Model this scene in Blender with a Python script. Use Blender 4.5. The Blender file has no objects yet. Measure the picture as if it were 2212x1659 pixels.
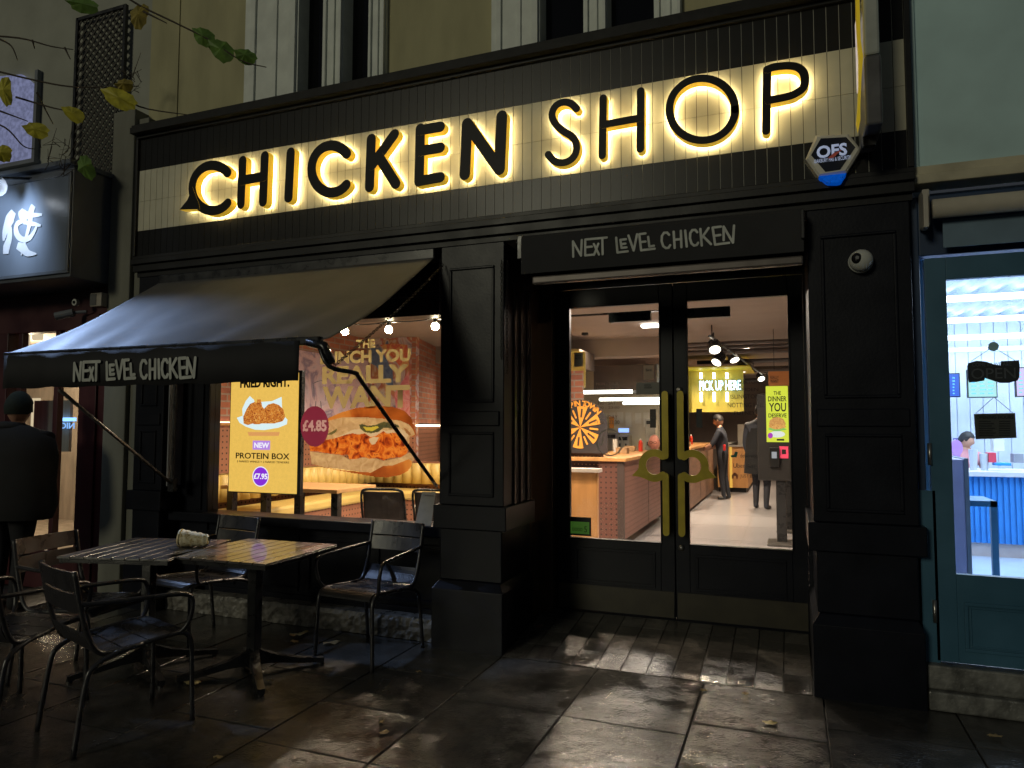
import bpy, bmesh, math, random
from mathutils import Vector, Matrix
from math import radians as R, sin, cos, pi
random.seed(7)
S = bpy.context.scene
COL = S.collection

# ---------------- camera ----------------
YAW, PITCH, ROLL, FP = R(21.346), R(3.386), R(0.11), 1534.0
CAM = Vector((0, 0, 1.5))
fw = Vector((-sin(YAW)*cos(PITCH), cos(YAW)*cos(PITCH), sin(PITCH)))
rt0 = Vector((cos(YAW), sin(YAW), 0)); up0 = rt0.cross(fw)
rt = rt0*cos(ROLL) + up0*sin(ROLL); up = -rt0*sin(ROLL) + up0*cos(ROLL)
cam = bpy.data.cameras.new('camera'); camo = bpy.data.objects.new('camera', cam); COL.objects.link(camo)
M4 = Matrix.Identity(4)
for i in range(3):
    M4[i][0] = rt[i]; M4[i][1] = up[i]; M4[i][2] = -fw[i]; M4[i][3] = CAM[i]
camo.matrix_world = M4
cam.sensor_width = 36; cam.lens = FP/2212*36; cam.clip_end = 300; cam.clip_start = .05
S.camera = camo

# ---------------- world, view, dim street light ----------------
w = bpy.data.worlds.new('World'); S.world = w; w.use_nodes = True
nt = w.node_tree; bg = nt.nodes['Background']
bg.inputs['Color'].default_value = (0.56, 0.64, 0.74, 1); bg.inputs['Strength'].default_value = 0.043
S.view_settings.view_transform = 'Standard'; S.view_settings.look = 'None'
S.view_settings.exposure = 0; S.view_settings.gamma = 1; S.view_settings.use_curve_mapping = False
S.cycles.use_denoising = True
S.cycles.max_bounces = 7; S.cycles.diffuse_bounces = 3; S.cycles.glossy_bounces = 3
S.cycles.transparent_max_bounces = 12; S.cycles.transmission_bounces = 4
S.cycles.caustics_reflective = False; S.cycles.caustics_refractive = False
S.cycles.sample_clamp_indirect = 3.0
S.cycles.use_adaptive_sampling = True
sun = bpy.data.lights.new('street_light', 'SUN'); sun.energy = 0.42; sun.angle = R(12); sun.color = (1, .95, .70)
suno = bpy.data.objects.new('street_light', sun); COL.objects.link(suno)
suno.rotation_euler = Vector((0.35, 1.0, -0.30)).to_track_quat('-Z', 'Y').to_euler()

# ---------------- pixel <-> world helpers (reference picture 2212 wide) ----------------
def ray(u, v): return fw*FP + rt*(u-1106) - up*(v-829.5)
def P(u, v, Y):                       # on the plane y = Y
    d = ray(u, v); return CAM + d*(Y/d.y)
def G(u, v, z=0.0):                   # on the plane z
    d = ray(u, v); return CAM + d*((z-CAM.z)/d.z)
def PX(u, v, x):                      # on the plane x
    d = ray(u, v); return CAM + d*((x)/d.x)

# ---------------- materials ----------------
MATS = {}
def mat(name, col=(.5,.5,.5), rough=.5, metal=0., var=.12, vs=6., bump=0., bs=60., coat=0., em=None, es=0., rvar=0., spec=.5, col2=None, stretch=None, distort=0.):
    if name in MATS: return MATS[name]
    m = bpy.data.materials.new(name); m.use_nodes = True; MATS[name] = m
    n = m.node_tree.nodes; l = m.node_tree.links; b = n['Principled BSDF']
    b.inputs['Metallic'].default_value = metal; b.inputs['Coat Weight'].default_value = coat
    b.inputs['Specular IOR Level'].default_value = spec
    tc = n.new('ShaderNodeTexCoord'); mp = n.new('ShaderNodeMapping'); l.new(tc.outputs['Object'], mp.inputs[0])
    if stretch: mp.inputs['Scale'].default_value = stretch
    nz = n.new('ShaderNodeTexNoise'); nz.inputs['Scale'].default_value = vs; nz.inputs['Detail'].default_value = 5
    nz.inputs['Distortion'].default_value = distort
    l.new(mp.outputs[0], nz.inputs[0])
    cr = n.new('ShaderNodeValToRGB'); l.new(nz.outputs['Fac'], cr.inputs[0])
    cr.color_ramp.elements[0].position = .3; cr.color_ramp.elements[1].position = .7
    a = tuple(max(0, c*(1-var)) for c in col); c2 = col2 if col2 else tuple(min(1, c*(1+var)) for c in col)
    cr.color_ramp.elements[0].color = (*a, 1); cr.color_ramp.elements[1].color = (*c2, 1)
    l.new(cr.outputs[0], b.inputs['Base Color'])
    b.inputs['Roughness'].default_value = rough
    if rvar:
        mr = n.new('ShaderNodeMapRange'); l.new(nz.outputs['Fac'], mr.inputs[0])
        mr.inputs[1].default_value = .3; mr.inputs[2].default_value = .7
        mr.inputs[3].default_value = max(.03, rough-rvar); mr.inputs[4].default_value = min(1, rough+rvar)
        l.new(mr.outputs[0], b.inputs['Roughness'])
    if bump:
        n2 = n.new('ShaderNodeTexNoise'); n2.inputs['Scale'].default_value = bs; n2.inputs['Detail'].default_value = 4
        l.new(mp.outputs[0], n2.inputs[0])
        bp = n.new('ShaderNodeBump'); bp.inputs['Strength'].default_value = bump; bp.inputs['Distance'].default_value = .01
        l.new(n2.outputs['Fac'], bp.inputs['Height']); l.new(bp.outputs[0], b.inputs['Normal'])
    if em:
        b.inputs['Emission Color'].default_value = (*em, 1); b.inputs['Emission Strength'].default_value = es
    return m
def emat(name, col, s, var=0.):
    """something that gives off light: screens, tubes, bulbs"""
    if name in MATS: return MATS[name]
    m = bpy.data.materials.new(name); m.use_nodes = True; MATS[name] = m
    n = m.node_tree.nodes; l = m.node_tree.links; b = n['Principled BSDF']
    b.inputs['Base Color'].default_value = (.02,.02,.02,1); b.inputs['Roughness'].default_value = .3
    b.inputs['Emission Strength'].default_value = s
    if var:
        nz = n.new('ShaderNodeTexNoise'); nz.inputs['Scale'].default_value = 30; tc = n.new('ShaderNodeTexCoord')
        l.new(tc.outputs['Object'], nz.inputs[0]); cr = n.new('ShaderNodeValToRGB'); l.new(nz.outputs['Fac'], cr.inputs[0])
        cr.color_ramp.elements[0].position = .35; cr.color_ramp.elements[1].position = .65
        cr.color_ramp.elements[0].color = (*[c*(1-var) for c in col], 1); cr.color_ramp.elements[1].color = (*col, 1)
        l.new(cr.outputs[0], b.inputs['Emission Color'])
    else: b.inputs['Emission Color'].default_value = (*col, 1)
    return m
def ramp_mat(name, cols, scale, rough=.7, em=0., detail=3, distort=1.5, stretch=None, bump=0., kind='noise'):
    """patchy paint or print: several colours in blotches"""
    if name in MATS: return MATS[name]
    m = bpy.data.materials.new(name); m.use_nodes = True; MATS[name] = m
    n = m.node_tree.nodes; l = m.node_tree.links; b = n['Principled BSDF']; b.inputs['Roughness'].default_value = rough
    tc = n.new('ShaderNodeTexCoord'); mp = n.new('ShaderNodeMapping'); l.new(tc.outputs['Object'], mp.inputs[0])
    if stretch: mp.inputs['Scale'].default_value = stretch
    if kind == 'noise':
        nz = n.new('ShaderNodeTexNoise'); nz.inputs['Detail'].default_value = detail; nz.inputs['Distortion'].default_value = distort; out = nz.outputs['Fac']
    else:
        nz = n.new('ShaderNodeTexVoronoi'); out = nz.outputs['Distance']
    nz.inputs['Scale'].default_value = scale; l.new(mp.outputs[0], nz.inputs[0])
    cr = n.new('ShaderNodeValToRGB'); l.new(out, cr.inputs[0])
    e = cr.color_ramp.elements; k = len(cols); lo, hi = (.3, .7) if kind == 'noise' else (0., .7)
    e[0].position = lo; e[0].color = (*cols[0], 1); e[1].position = hi; e[1].color = (*cols[-1], 1)
    for i in range(1, k-1):
        q = e.new(lo+(hi-lo)*i/(k-1)); q.color = (*cols[i], 1)
    if em:
        b.inputs['Base Color'].default_value = (.02,.02,.02,1)
        l.new(cr.outputs[0], b.inputs['Emission Color']); b.inputs['Emission Strength'].default_value = em
    else: l.new(cr.outputs[0], b.inputs['Base Color'])
    if bump:
        bp = n.new('ShaderNodeBump'); bp.inputs['Strength'].default_value = bump; bp.inputs['Distance'].default_value = .01
        l.new(out, bp.inputs['Height']); l.new(bp.outputs[0], b.inputs['Normal'])
    return m
def brick_mat(name, c1, c2, mortar, bw=.22, bh=.075, ms=.01, rough=.8, axis='xz', off=.5):
    if name in MATS: return MATS[name]
    m = bpy.data.materials.new(name); m.use_nodes = True; MATS[name] = m
    n = m.node_tree.nodes; l = m.node_tree.links; b = n['Principled BSDF']; b.inputs['Roughness'].default_value = rough
    tc = n.new('ShaderNodeTexCoord'); sp = n.new('ShaderNodeSeparateXYZ'); cb = n.new('ShaderNodeCombineXYZ')
    l.new(tc.outputs['Object'], sp.inputs[0])
    l.new(sp.outputs[{'x':0,'y':1,'z':2}[axis[0]]], cb.inputs[0]); l.new(sp.outputs[{'x':0,'y':1,'z':2}[axis[1]]], cb.inputs[1])
    br = n.new('ShaderNodeTexBrick'); l.new(cb.outputs[0], br.inputs[0]); br.inputs['Scale'].default_value = 1
    br.offset = off
    br.inputs['Brick Width'].default_value = bw; br.inputs['Row Height'].default_value = bh; br.inputs['Mortar Size'].default_value = ms
    br.inputs['Color1'].default_value = (*c1,1); br.inputs['Color2'].default_value = (*c2,1); br.inputs['Mortar'].default_value = (*mortar,1)
    nz = n.new('ShaderNodeTexNoise'); nz.inputs['Scale'].default_value = 9; nz.inputs['Detail'].default_value = 6; l.new(tc.outputs['Object'], nz.inputs[0])
    mx = n.new('ShaderNodeMixRGB'); mx.blend_type = 'MULTIPLY'; mx.inputs[0].default_value = .55
    l.new(br.outputs[0], mx.inputs[1]); l.new(nz.outputs['Fac'], mx.inputs[2])
    g = n.new('ShaderNodeBrightContrast'); g.inputs[1].default_value = .03; l.new(mx.outputs[0], g.inputs[0]); l.new(g.outputs[0], b.inputs['Base Color'])
    bp = n.new('ShaderNodeBump'); bp.inputs['Strength'].default_value = .5; bp.inputs['Distance'].default_value = .01
    l.new(br.outputs['Fac'], bp.inputs['Height']); bp.invert = True; l.new(bp.outputs[0], b.inputs['Normal'])
    return m
def glass_mat(name='glass', tint=(.93,.95,.95), refl=1.45):
    if name in MATS: return MATS[name]
    m = bpy.data.materials.new(name); m.use_nodes = True; MATS[name] = m
    n = m.node_tree.nodes; l = m.node_tree.links; n.clear()
    o = n.new('ShaderNodeOutputMaterial'); mx = n.new('ShaderNodeMixShader'); t = n.new('ShaderNodeBsdfTransparent')
    g = n.new('ShaderNodeBsdfGlossy'); f = n.new('ShaderNodeFresnel')
    nz = n.new('ShaderNodeTexNoise'); nz.inputs['Scale'].default_value = 4; mr = n.new('ShaderNodeMapRange')
    l.new(nz.outputs['Fac'], mr.inputs[0]); mr.inputs[3].default_value = .01; mr.inputs[4].default_value = .06; l.new(mr.outputs[0], g.inputs['Roughness'])
    f.inputs[0].default_value = refl; t.inputs[0].default_value = (*tint, 1)
    geo = n.new('ShaderNodeNewGeometry'); iv = n.new('ShaderNodeMath'); iv.operation = 'SUBTRACT'; iv.inputs[0].default_value = 1; l.new(geo.outputs['Backfacing'], iv.inputs[1])
    mu = n.new('ShaderNodeMath'); mu.operation = 'MULTIPLY'; l.new(f.outputs[0], mu.inputs[0]); l.new(iv.outputs[0], mu.inputs[1]); l.new(mu.outputs[0], mx.inputs[0]); l.new(t.outputs[0], mx.inputs[1]); l.new(g.outputs[0], mx.inputs[2]); l.new(mx.outputs[0], o.inputs[0])
    return m
def film_mat(name, col, alpha):
    """thin translucent vinyl on a window"""
    if name in MATS: return MATS[name]
    m = mat(name, col, .6, var=.06); m.node_tree.nodes['Principled BSDF'].inputs['Alpha'].default_value = alpha
    return m

# ---------------- object bookkeeping ----------------
ORG = {}
def tag(o, label=None, cat=None, group=None, kind=None):
    if label: o['label'] = label
    if cat: o['category'] = cat
    if group: o['group'] = group
    if kind: o['kind'] = kind
    return o
def thing(name, label, cat, loc=(0,0,0), group=None):
    o = bpy.data.objects.new(name, None); COL.objects.link(o); o.location = loc; o.empty_display_size = .1
    ORG[o] = Vector(loc); return tag(o, label, cat, group)
def link(name, me, parent=None, smooth=False, org=None):
    vs = me.vertices
    if parent is not None: off = ORG[parent]
    elif org is not None: off = Vector(org)
    else:
        xs = [v.co.x for v in vs]; ys = [v.co.y for v in vs]; zs = [v.co.z for v in vs]
        off = Vector(((min(xs)+max(xs))/2, (min(ys)+max(ys))/2, min(zs)))
    me.transform(Matrix.Translation(-off))
    o = bpy.data.objects.new(name, me); COL.objects.link(o); ORG[o] = off.copy()
    if parent is not None: o.parent = parent
    else: o.location = off
    if smooth:
        for p in me.polygons: p.use_smooth = True
    return o
class MB:
    def __init__(s): s.v = []; s.f = []; s.m = []
    def add(s, vs, fs, mi=0):
        b = len(s.v); s.v += [tuple(v) for v in vs]; s.f += [tuple(b+i for i in f) for f in fs]; s.m += [mi]*len(fs); return s
    def box(s, x0, y0, z0, x1, y1, z1, mi=0, rz=0, c=None):
        vs = [(x,y,z) for z in (z0,z1) for y in (y0,y1) for x in (x0,x1)]
        if rz:
            cx, cy = c if c else ((x0+x1)/2, (y0+y1)/2)
            vs = [(cx+(x-cx)*cos(rz)-(y-cy)*sin(rz), cy+(x-cx)*sin(rz)+(y-cy)*cos(rz), z) for x,y,z in vs]
        return s.add(vs, [(0,2,3,1),(4,5,7,6),(0,1,5,4),(1,3,7,5),(3,2,6,7),(2,0,4,6)], mi)
    def quad(s, a, b, c, d, mi=0): return s.add([a,b,c,d], [(0,1,2,3)], mi)
    def prism(s, pts, y0, y1, mi=0, side=None):
        """polygon of (x, z) points, extruded from y0 (front) to y1"""
        n = len(pts); area = sum(pts[i][0]*pts[(i+1)%n][1]-pts[(i+1)%n][0]*pts[i][1] for i in range(n))
        if area < 0: pts = pts[::-1]
        vs = [(p[0],y0,p[1]) for p in pts] + [(p[0],y1,p[1]) for p in pts]
        s.add(vs, [tuple(range(n))], mi); b = len(s.v)-2*n
        s.f.append(tuple(b+n+i for i in reversed(range(n)))); s.m.append(mi)
        for i in range(n):
            j = (i+1)%n; s.f.append((b+j, b+i, b+n+i, b+n+j)); s.m.append(mi if side is None else side)
        return s
    def extr(s, pts, d, mi=0):
        """3-D polygon extruded along d"""
        n = len(pts); d = Vector(d); vs = [Vector(p) for p in pts] + [Vector(p)+d for p in pts]
        s.add(vs, [tuple(range(n)), tuple(n+i for i in reversed(range(n)))] + [(i,n+i,n+(i+1)%n,(i+1)%n) for i in range(n)], mi); return s
    def tube(s, pts, r, seg=8, mi=0, caps=True):
        pts = [Vector(p) for p in pts]; n = len(pts); rs = r if isinstance(r, (list,tuple)) else [r]*n
        tan = [(pts[min(i+1,n-1)]-pts[max(i-1,0)]).normalized() for i in range(n)]
        a = Vector((0,0,1)) if abs(tan[0].z) < .9 else Vector((1,0,0))
        nx = (a - tan[0]*a.dot(tan[0])).normalized(); b = len(s.v)
        for i in range(n):
            nx = (nx - tan[i]*nx.dot(tan[i])).normalized(); ny = tan[i].cross(nx)
            for k in range(seg):
                t = 2*pi*k/seg; s.v.append(tuple(pts[i] + (nx*cos(t)+ny*sin(t))*rs[i]))
        for i in range(n-1):
            for k in range(seg):
                k2 = (k+1)%seg; s.f.append((b+i*seg+k, b+i*seg+k2, b+(i+1)*seg+k2, b+(i+1)*seg+k)); s.m.append(mi)
        if caps:
            s.f.append(tuple(b+k for k in reversed(range(seg)))); s.m.append(mi)
            s.f.append(tuple(b+(n-1)*seg+k for k in range(seg))); s.m.append(mi)
        return s
    def ball(s, c, r, mi=0, n=12, sc=(1,1,1)):
        c = Vector(c); vs = []; fs = []
        for i in range(n+1):
            t = pi*i/n
            for k in range(n*2):
                p = pi*k/n; vs.append((c.x+r*sc[0]*sin(t)*cos(p), c.y+r*sc[1]*sin(t)*sin(p), c.z+r*sc[2]*cos(t)))
        for i in range(n):
            for k in range(n*2):
                k2 = (k+1)%(2*n); a, b2, c2, d = i*2*n+k, (i+1)*2*n+k, (i+1)*2*n+k2, i*2*n+k2
                fs.append((a,b2,c2,d))
        return s.add(vs, fs, mi)
    def stroke(s, pts, w, y0, y1, front=0, side=1, back=1, dy=0.):
        """round-ended lettering stroke in the x-z plane"""
        pts = [Vector((p[0], p[1])) for p in pts]; n = len(pts); y0 -= dy
        L = []; Rr = []
        for i in range(n):
            t = (pts[min(i+1,n-1)]-pts[max(i-1,0)]).normalized(); nn = Vector((-t.y, t.x))
            k = 1.
            if 0 < i < n-1:
                t1 = (pts[i]-pts[i-1]).normalized(); c = max(.6, t1.dot(t)); k = 1/c
            L.append(pts[i]+nn*w/2*k); Rr.append(pts[i]-nn*w/2*k)
        t0 = (pts[0]-pts[1]).normalized(); a0 = math.atan2(t0.y, t0.x); t1 = (pts[-1]-pts[-2]).normalized(); a1 = math.atan2(t1.y, t1.x)
        cap0 = [pts[0]+Vector((cos(a0+a), sin(a0+a)))*w/2 for a in [-pi/2+pi*k/6 for k in range(1,6)]]
        cap1 = [pts[-1]+Vector((cos(a1+a), sin(a1+a)))*w/2 for a in [-pi/2+pi*k/6 for k in range(1,6)]]
        out = Rr + cap1 + L[::-1] + cap0   # counter-clockwise
        N = len(out); b = len(s.v)
        s.v += [(p.x, y0, p.y) for p in out] + [(p.x, y1, p.y) for p in out]
        ri = list(range(n)); li = [n+5+(n-1-i) for i in range(n)]
        def F(f, m): s.f.append(tuple(f)); s.m.append(m)
        for i in range(n-1):
            F((b+ri[i], b+ri[i+1], b+li[i+1], b+li[i]), front); F((b+N+li[i], b+N+li[i+1], b+N+ri[i+1], b+N+ri[i]), back)
        c1 = [n-1]+list(range(n,n+5))+[n+5]; c0 = [2*n+4]+list(range(2*n+5, N))+[0]
        for c in (c0, c1):
            F([b+i for i in c], front); F([b+N+i for i in reversed(c)], back)
        for i in range(N):
            j = (i+1)%N; F((b+j, b+i, b+N+i, b+N+j), side)
        return s
    def mesh(s, name, mats):
        me = bpy.data.meshes.new(name); me.from_pydata(s.v, [], s.f)
        for m in (mats if isinstance(mats, (list,tuple)) else [mats]): me.materials.append(m)
        me.polygons.foreach_set('material_index', s.m); me.update(); return me
    def build(s, name, mats, parent=None, smooth=False, bevel=0., org=None, seg=2):
        o = link(name, s.mesh(name, mats), parent, smooth, org)
        if bevel:
            md = o.modifiers.new('bevel', 'BEVEL'); md.width = bevel; md.segments = seg; md.limit_method = 'ANGLE'; md.angle_limit = R(40)
        return o
def smooth_path(pts, n=6):
    pts = [Vector(p) for p in pts]; out = []
    for i in range(len(pts)-1):
        p0 = pts[max(i-1,0)]; p1 = pts[i]; p2 = pts[i+1]; p3 = pts[min(i+2,len(pts)-1)]
        for k in range(n):
            t = k/n; out.append(.5*((2*p1)+(p2-p0)*t+(2*p0-5*p1+4*p2-p3)*t*t+(3*p1-p0-3*p2+p3)*t**3))
    out.append(pts[-1]); return out
def text_mesh(txt, bold=0., ext=.001, spacing=1.):
    cu = bpy.data.curves.new('t', 'FONT'); cu.body = txt; cu.offset = bold; cu.space_character = spacing; cu.resolution_u = 3
    ob = bpy.data.objects.new('t', cu); COL.objects.link(ob)
    dg = bpy.context.evaluated_depsgraph_get(); me = bpy.data.meshes.new_from_object(ob.evaluated_get(dg))
    bpy.data.objects.remove(ob); return me
def place_text(name, txt, x0, z0, x1, z1, Y, m, parent, bold=0., th=.002, mirror=False, spacing=1.):
    """flat lettering on the plane y=Y, its box fitted to x0..x1, z0..z1"""
    me = text_mesh(txt, bold, spacing=spacing); vs = me.vertices
    a = min(v.co.x for v in vs); b = max(v.co.x for v in vs); c = min(v.co.y for v in vs); d = max(v.co.y for v in vs)
    for v in vs:
        tx = (v.co.x-a)/(b-a); ty = (v.co.y-c)/(d-c)
        if mirror: tx = 1-tx
        v.co = (x0+(x1-x0)*tx, Y, z0+(z1-z0)*ty)
    me.materials.clear(); me.materials.append(m)
    for p in me.polygons: p.material_index = 0
    o = link(name, me, parent)
    if th > 0: md = o.modifiers.new('thick', 'SOLIDIFY'); md.thickness = th; md.offset = 0
    return o
def _skip(): pass
def text_px(name, txt, u0, v0, u1, v1, Y, m, parent, bold=0., th=.002, mirror=False, spacing=1.):
    vm = (v0+v1)/2; um = (u0+u1)/2
    return place_text(name, txt, P(u0,vm,Y).x, P(um,v1,Y).z, P(u1,vm,Y).x, P(um,v0,Y).z, Y, m, parent, bold, th, mirror, spacing)
def rect_px(u0, v0, u1, v1, Y):
    vm = (v0+v1)/2; um = (u0+u1)/2
    return P(u0,vm,Y).x, P(um,v1,Y).z, P(u1,vm,Y).x, P(um,v0,Y).z
def copy_thing(o, loc, rz=0, label=None, name=None):
    c = o.copy(); COL.objects.link(c); c.location = loc; c.rotation_euler = (0,0,rz)
    if label: c['label'] = label
    for ch in list(o.children):
        d = ch.copy(); COL.objects.link(d); d.parent = c
        for g in list(ch.children):
            e = g.copy(); COL.objects.link(e); e.parent = d
    return c
def lamp(name, kind, loc, energy, color, size=.05, aim=None, spot=None, blend=.5, parent=None, sy=None):
    L = bpy.data.lights.new(name, kind); L.energy = energy; L.color = color
    if kind == 'AREA':
        L.size = size
        if sy: L.shape = 'RECTANGLE'; L.size_y = sy
    else: L.shadow_soft_size = size
    if kind == 'SPOT': L.spot_size = R(spot or 60); L.spot_blend = blend
    o = bpy.data.objects.new(name, L); COL.objects.link(o)
    if aim is not None: o.rotation_euler = (Vector(aim)-Vector(loc)).to_track_quat('-Z','Y').to_euler()
    if parent is not None: o.parent = parent; o.location = Vector(loc)-ORG[parent]
    else: o.location = loc
    return o
# ================= materials of the place =================
black = mat('black_paint', (.007,.007,.008), .42, var=.3, vs=5, bump=.05, bs=40, rvar=.05, spec=.3)
navy = mat('dark_gloss_paint', (.0055,.0065,.0115), .36, var=.2, vs=5, bump=.05, bs=60, rvar=.03, spec=.22)
cream = mat('cream_render', (.46,.43,.25), .85, var=.16, vs=2.6, bump=.25, bs=30, stretch=(1.4,1,.45))
whitep = mat('white_window_paint', (.74,.78,.72), .55, var=.10, vs=7, bump=.05)
blackglass = mat('dark_pane', (.004,.004,.005), .06, var=.2)
stone = mat('weathered_stone', (.13,.125,.11), .6, var=.5, vs=14, bump=.6, bs=38, rvar=.25)
greystone = mat('grey_render', (.22,.22,.18), .85, var=.25, vs=3, bump=.2, bs=25, stretch=(1,1,.25))
tileblack = mat('black_tile', (.010,.010,.010), .30, var=.15, vs=9, spec=.25)
tilecream = mat('cream_tile', (.64,.61,.46), .45, var=.06, vs=8, rvar=.08)
grout_l = mat('pale_grout', (.52,.52,.46), .8)
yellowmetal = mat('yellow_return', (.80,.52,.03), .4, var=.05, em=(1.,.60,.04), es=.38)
letterblack = mat('letter_black', (.004,.004,.004), .45, spec=.2)
halo = emat('halo_led', (1.,.82,.44), 44.)
glass = glass_mat()
fabric = mat('awning_canvas', (.105,.103,.10), .62, var=.18, vs=3, bump=.12, bs=220)
valancef = mat('valance_canvas', (.022,.022,.024), .8, var=.2, vs=4, bump=.1, bs=200)
signprint = mat('printed_lettering', (.55,.57,.53), .6, var=.2, vs=12)
steel = mat('worn_steel', (.35,.34,.32), .35, metal=.9, var=.2, vs=20)
blackmetal = mat('black_metal', (.02,.02,.021), .3, var=.3, vs=12, rvar=.08)
olive = mat('olive_brass', (.42,.33,.03), .32, metal=.35, var=.15, vs=12)
brassdark = mat('dull_brass', (.035,.030,.018), .45, metal=.2, var=.3, vs=6)

# ================= ground =================
gm = mat('asphalt', (.035,.034,.033), .75, var=.3, vs=20, bump=.4, bs=120)
MB().quad((-70,-40,-.035),(70,-40,-.035),(70,90,-.035),(-70,90,-.035)).build('ground', gm, org=(0,0,-.035)); tag(bpy.data.objects['ground'], kind='structure')
def slab_material():
    m = bpy.data.materials.new('wet_paving'); m.use_nodes = True; n = m.node_tree.nodes; l = m.node_tree.links; b = n['Principled BSDF']
    tc = n.new('ShaderNodeTexCoord'); geo = n.new('ShaderNodeNewGeometry')
    off = n.new('ShaderNodeVectorMath'); off.operation = 'MULTIPLY_ADD'; l.new(geo.outputs['Random Per Island'], off.inputs[0])
    off.inputs[1].default_value = (13,7,3); l.new(tc.outputs['Object'], off.inputs[2])
    big = n.new('ShaderNodeTexNoise'); big.inputs['Scale'].default_value = 2.6; big.inputs['Detail'].default_value = 7; big.inputs['Roughness'].default_value = .62; big.inputs['Distortion'].default_value = .5
    fine = n.new('ShaderNodeTexNoise'); fine.inputs['Scale'].default_value = 85; fine.inputs['Detail'].default_value = 6
    st = n.new('ShaderNodeTexNoise'); st.inputs['Scale'].default_value = 6.5; st.inputs['Detail'].default_value = 8; st.inputs['Roughness'].default_value = .7
    for q in (big, fine, st): l.new(off.outputs[0], q.inputs[0])
    cr = n.new('ShaderNodeValToRGB'); l.new(st.outputs['Fac'], cr.inputs[0]); e = cr.color_ramp.elements
    e[0].position = .30; e[0].color = (.030,.029,.027,1); e[1].position = .74; e[1].color = (.100,.096,.088,1)
    isl = n.new('ShaderNodeMapRange'); l.new(geo.outputs['Random Per Island'], isl.inputs[0]); isl.inputs[3].default_value = .62; isl.inputs[4].default_value = 1.25
    mul = n.new('ShaderNodeVectorMath'); mul.operation = 'SCALE'; l.new(cr.outputs[0], mul.inputs[0]); l.new(isl.outputs[0], mul.inputs['Scale'])
    l.new(mul.outputs[0], b.inputs['Base Color'])
    rr = n.new('ShaderNodeValToRGB'); l.new(big.outputs['Fac'], rr.inputs[0]); e = rr.color_ramp.elements
    e[0].position = .38; e[0].color = (.045,.045,.045,1); e[1].position = .70; e[1].color = (.32,.32,.32,1)
    l.new(rr.outputs[0], b.inputs['Roughness'])
    bs = n.new('ShaderNodeMapRange'); l.new(big.outputs['Fac'], bs.inputs[0]); bs.inputs[1].default_value = .38; bs.inputs[2].default_value = .52; bs.inputs[3].default_value = .10; bs.inputs[4].default_value = .6
    bp = n.new('ShaderNodeBump'); bp.inputs['Distance'].default_value = .006; l.new(bs.outputs[0], bp.inputs['Strength']); l.new(fine.outputs['Fac'], bp.inputs['Height'])
    b2 = n.new('ShaderNodeBump'); b2.inputs['Distance'].default_value = .02; b2.inputs['Strength'].default_value = .25; l.new(st.outputs['Fac'], b2.inputs['Height']); l.new(bp.outputs[0], b2.inputs['Normal'])
    l.new(b2.outputs[0], b.inputs['Normal']); b.inputs['Specular IOR Level'].default_value = .6
    return m
wet = slab_material()
joint = mat('paving_joint', (.02,.018,.014), .7)
pv = MB(); colx = [.143+.64*k for k in range(-18, 9)]; cuts = {}
rnd = random.Random(4)
for i, x0 in enumerate(colx[:-1]):
    x1 = colx[i+1]; y = -4.0 + rnd.random()*.4
    if abs(x0+1.777) < .01: ys = [1.9,2.8,3.62,4.385]
    elif abs(x0+1.137) < .01: ys = [2.2,3.0,3.62,4.385]
    elif abs(x0+.497) < .01: ys = [2.1,2.95,3.78,4.385]
    elif abs(x0+2.417) < .01: ys = [1.9,2.8,3.33,3.9,4.47]
    else:
        ys = []; yy = 1.9+rnd.random()*.5
        while yy < 4.2: ys.append(yy); yy += rnd.choice([.6,.75,.9])
        ys.append(4.47 if x0 < -2 else 4.52)
    ys = [-4+.85*k+rnd.random()*.1 for k in range(7)] + ys
    for a, b in zip(ys[:-1], ys[1:]):
        if b-a < .08: continue
        g = .004; zz = [rnd.uniform(-.0022,.0012) for _ in range(4)]
        vs = [(x0+g,a+g,zz[0]),(x1-g,a+g,zz[1]),(x1-g,b-g,zz[2]),(x0+g,b-g,zz[3])]
        pv.add(vs+[(p[0],p[1],-.03) for p in vs], [(0,1,2,3),(0,4,5,1),(1,5,6,2),(2,6,7,3),(3,7,4,0)])
pv.box(colx[0], -4, -.03, colx[-1], 4.6, -.012, 1)
o = pv.build('pavement', [wet, joint], org=(0,0,-.03), bevel=.003, seg=1); tag(o, kind='structure')
# sloping tiled entrance
rp = MB(); x = -1.78; k = 0
rtile = mat('ribbed_tile', (.13,.115,.095), .34, var=.3, vs=7, bump=.35, bs=60, rvar=.18)
def zr(y): return .002 + (y-4.385)/(5.27-4.385)*.10
while x < .098:
    x1 = min(x+.156, .098); y = 4.387; j = 0
    while y < 5.26:
        y1 = min(y+.235, 5.275); g = .0035
        tl = rnd.uniform(-.0015,.0015); vs = [(x+g,y+g,zr(y)+tl),(x1-g,y+g,zr(y)-tl),(x1-g,y1-g,zr(y1)),(x+g,y1-g,zr(y1)+tl)]
        rp.add(vs+[(p[0],p[1],p[2]-.012) for p in vs], [(0,1,2,3),(0,4,5,1),(1,5,6,2),(2,6,7,3),(3,7,4,0)]); y = y1
    x = x1
vs = [(-1.78,4.387,zr(4.387)-.006),(.098,4.387,zr(4.387)-.006),(.098,5.275,zr(5.275)-.006),(-1.78,5.275,zr(5.275)-.006)]
rp.add(vs, [(0,1,2,3)], 1)
tag(rp.build('entrance_ramp', [wet, joint], org=(0,4.4,0)), kind='structure')

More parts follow.
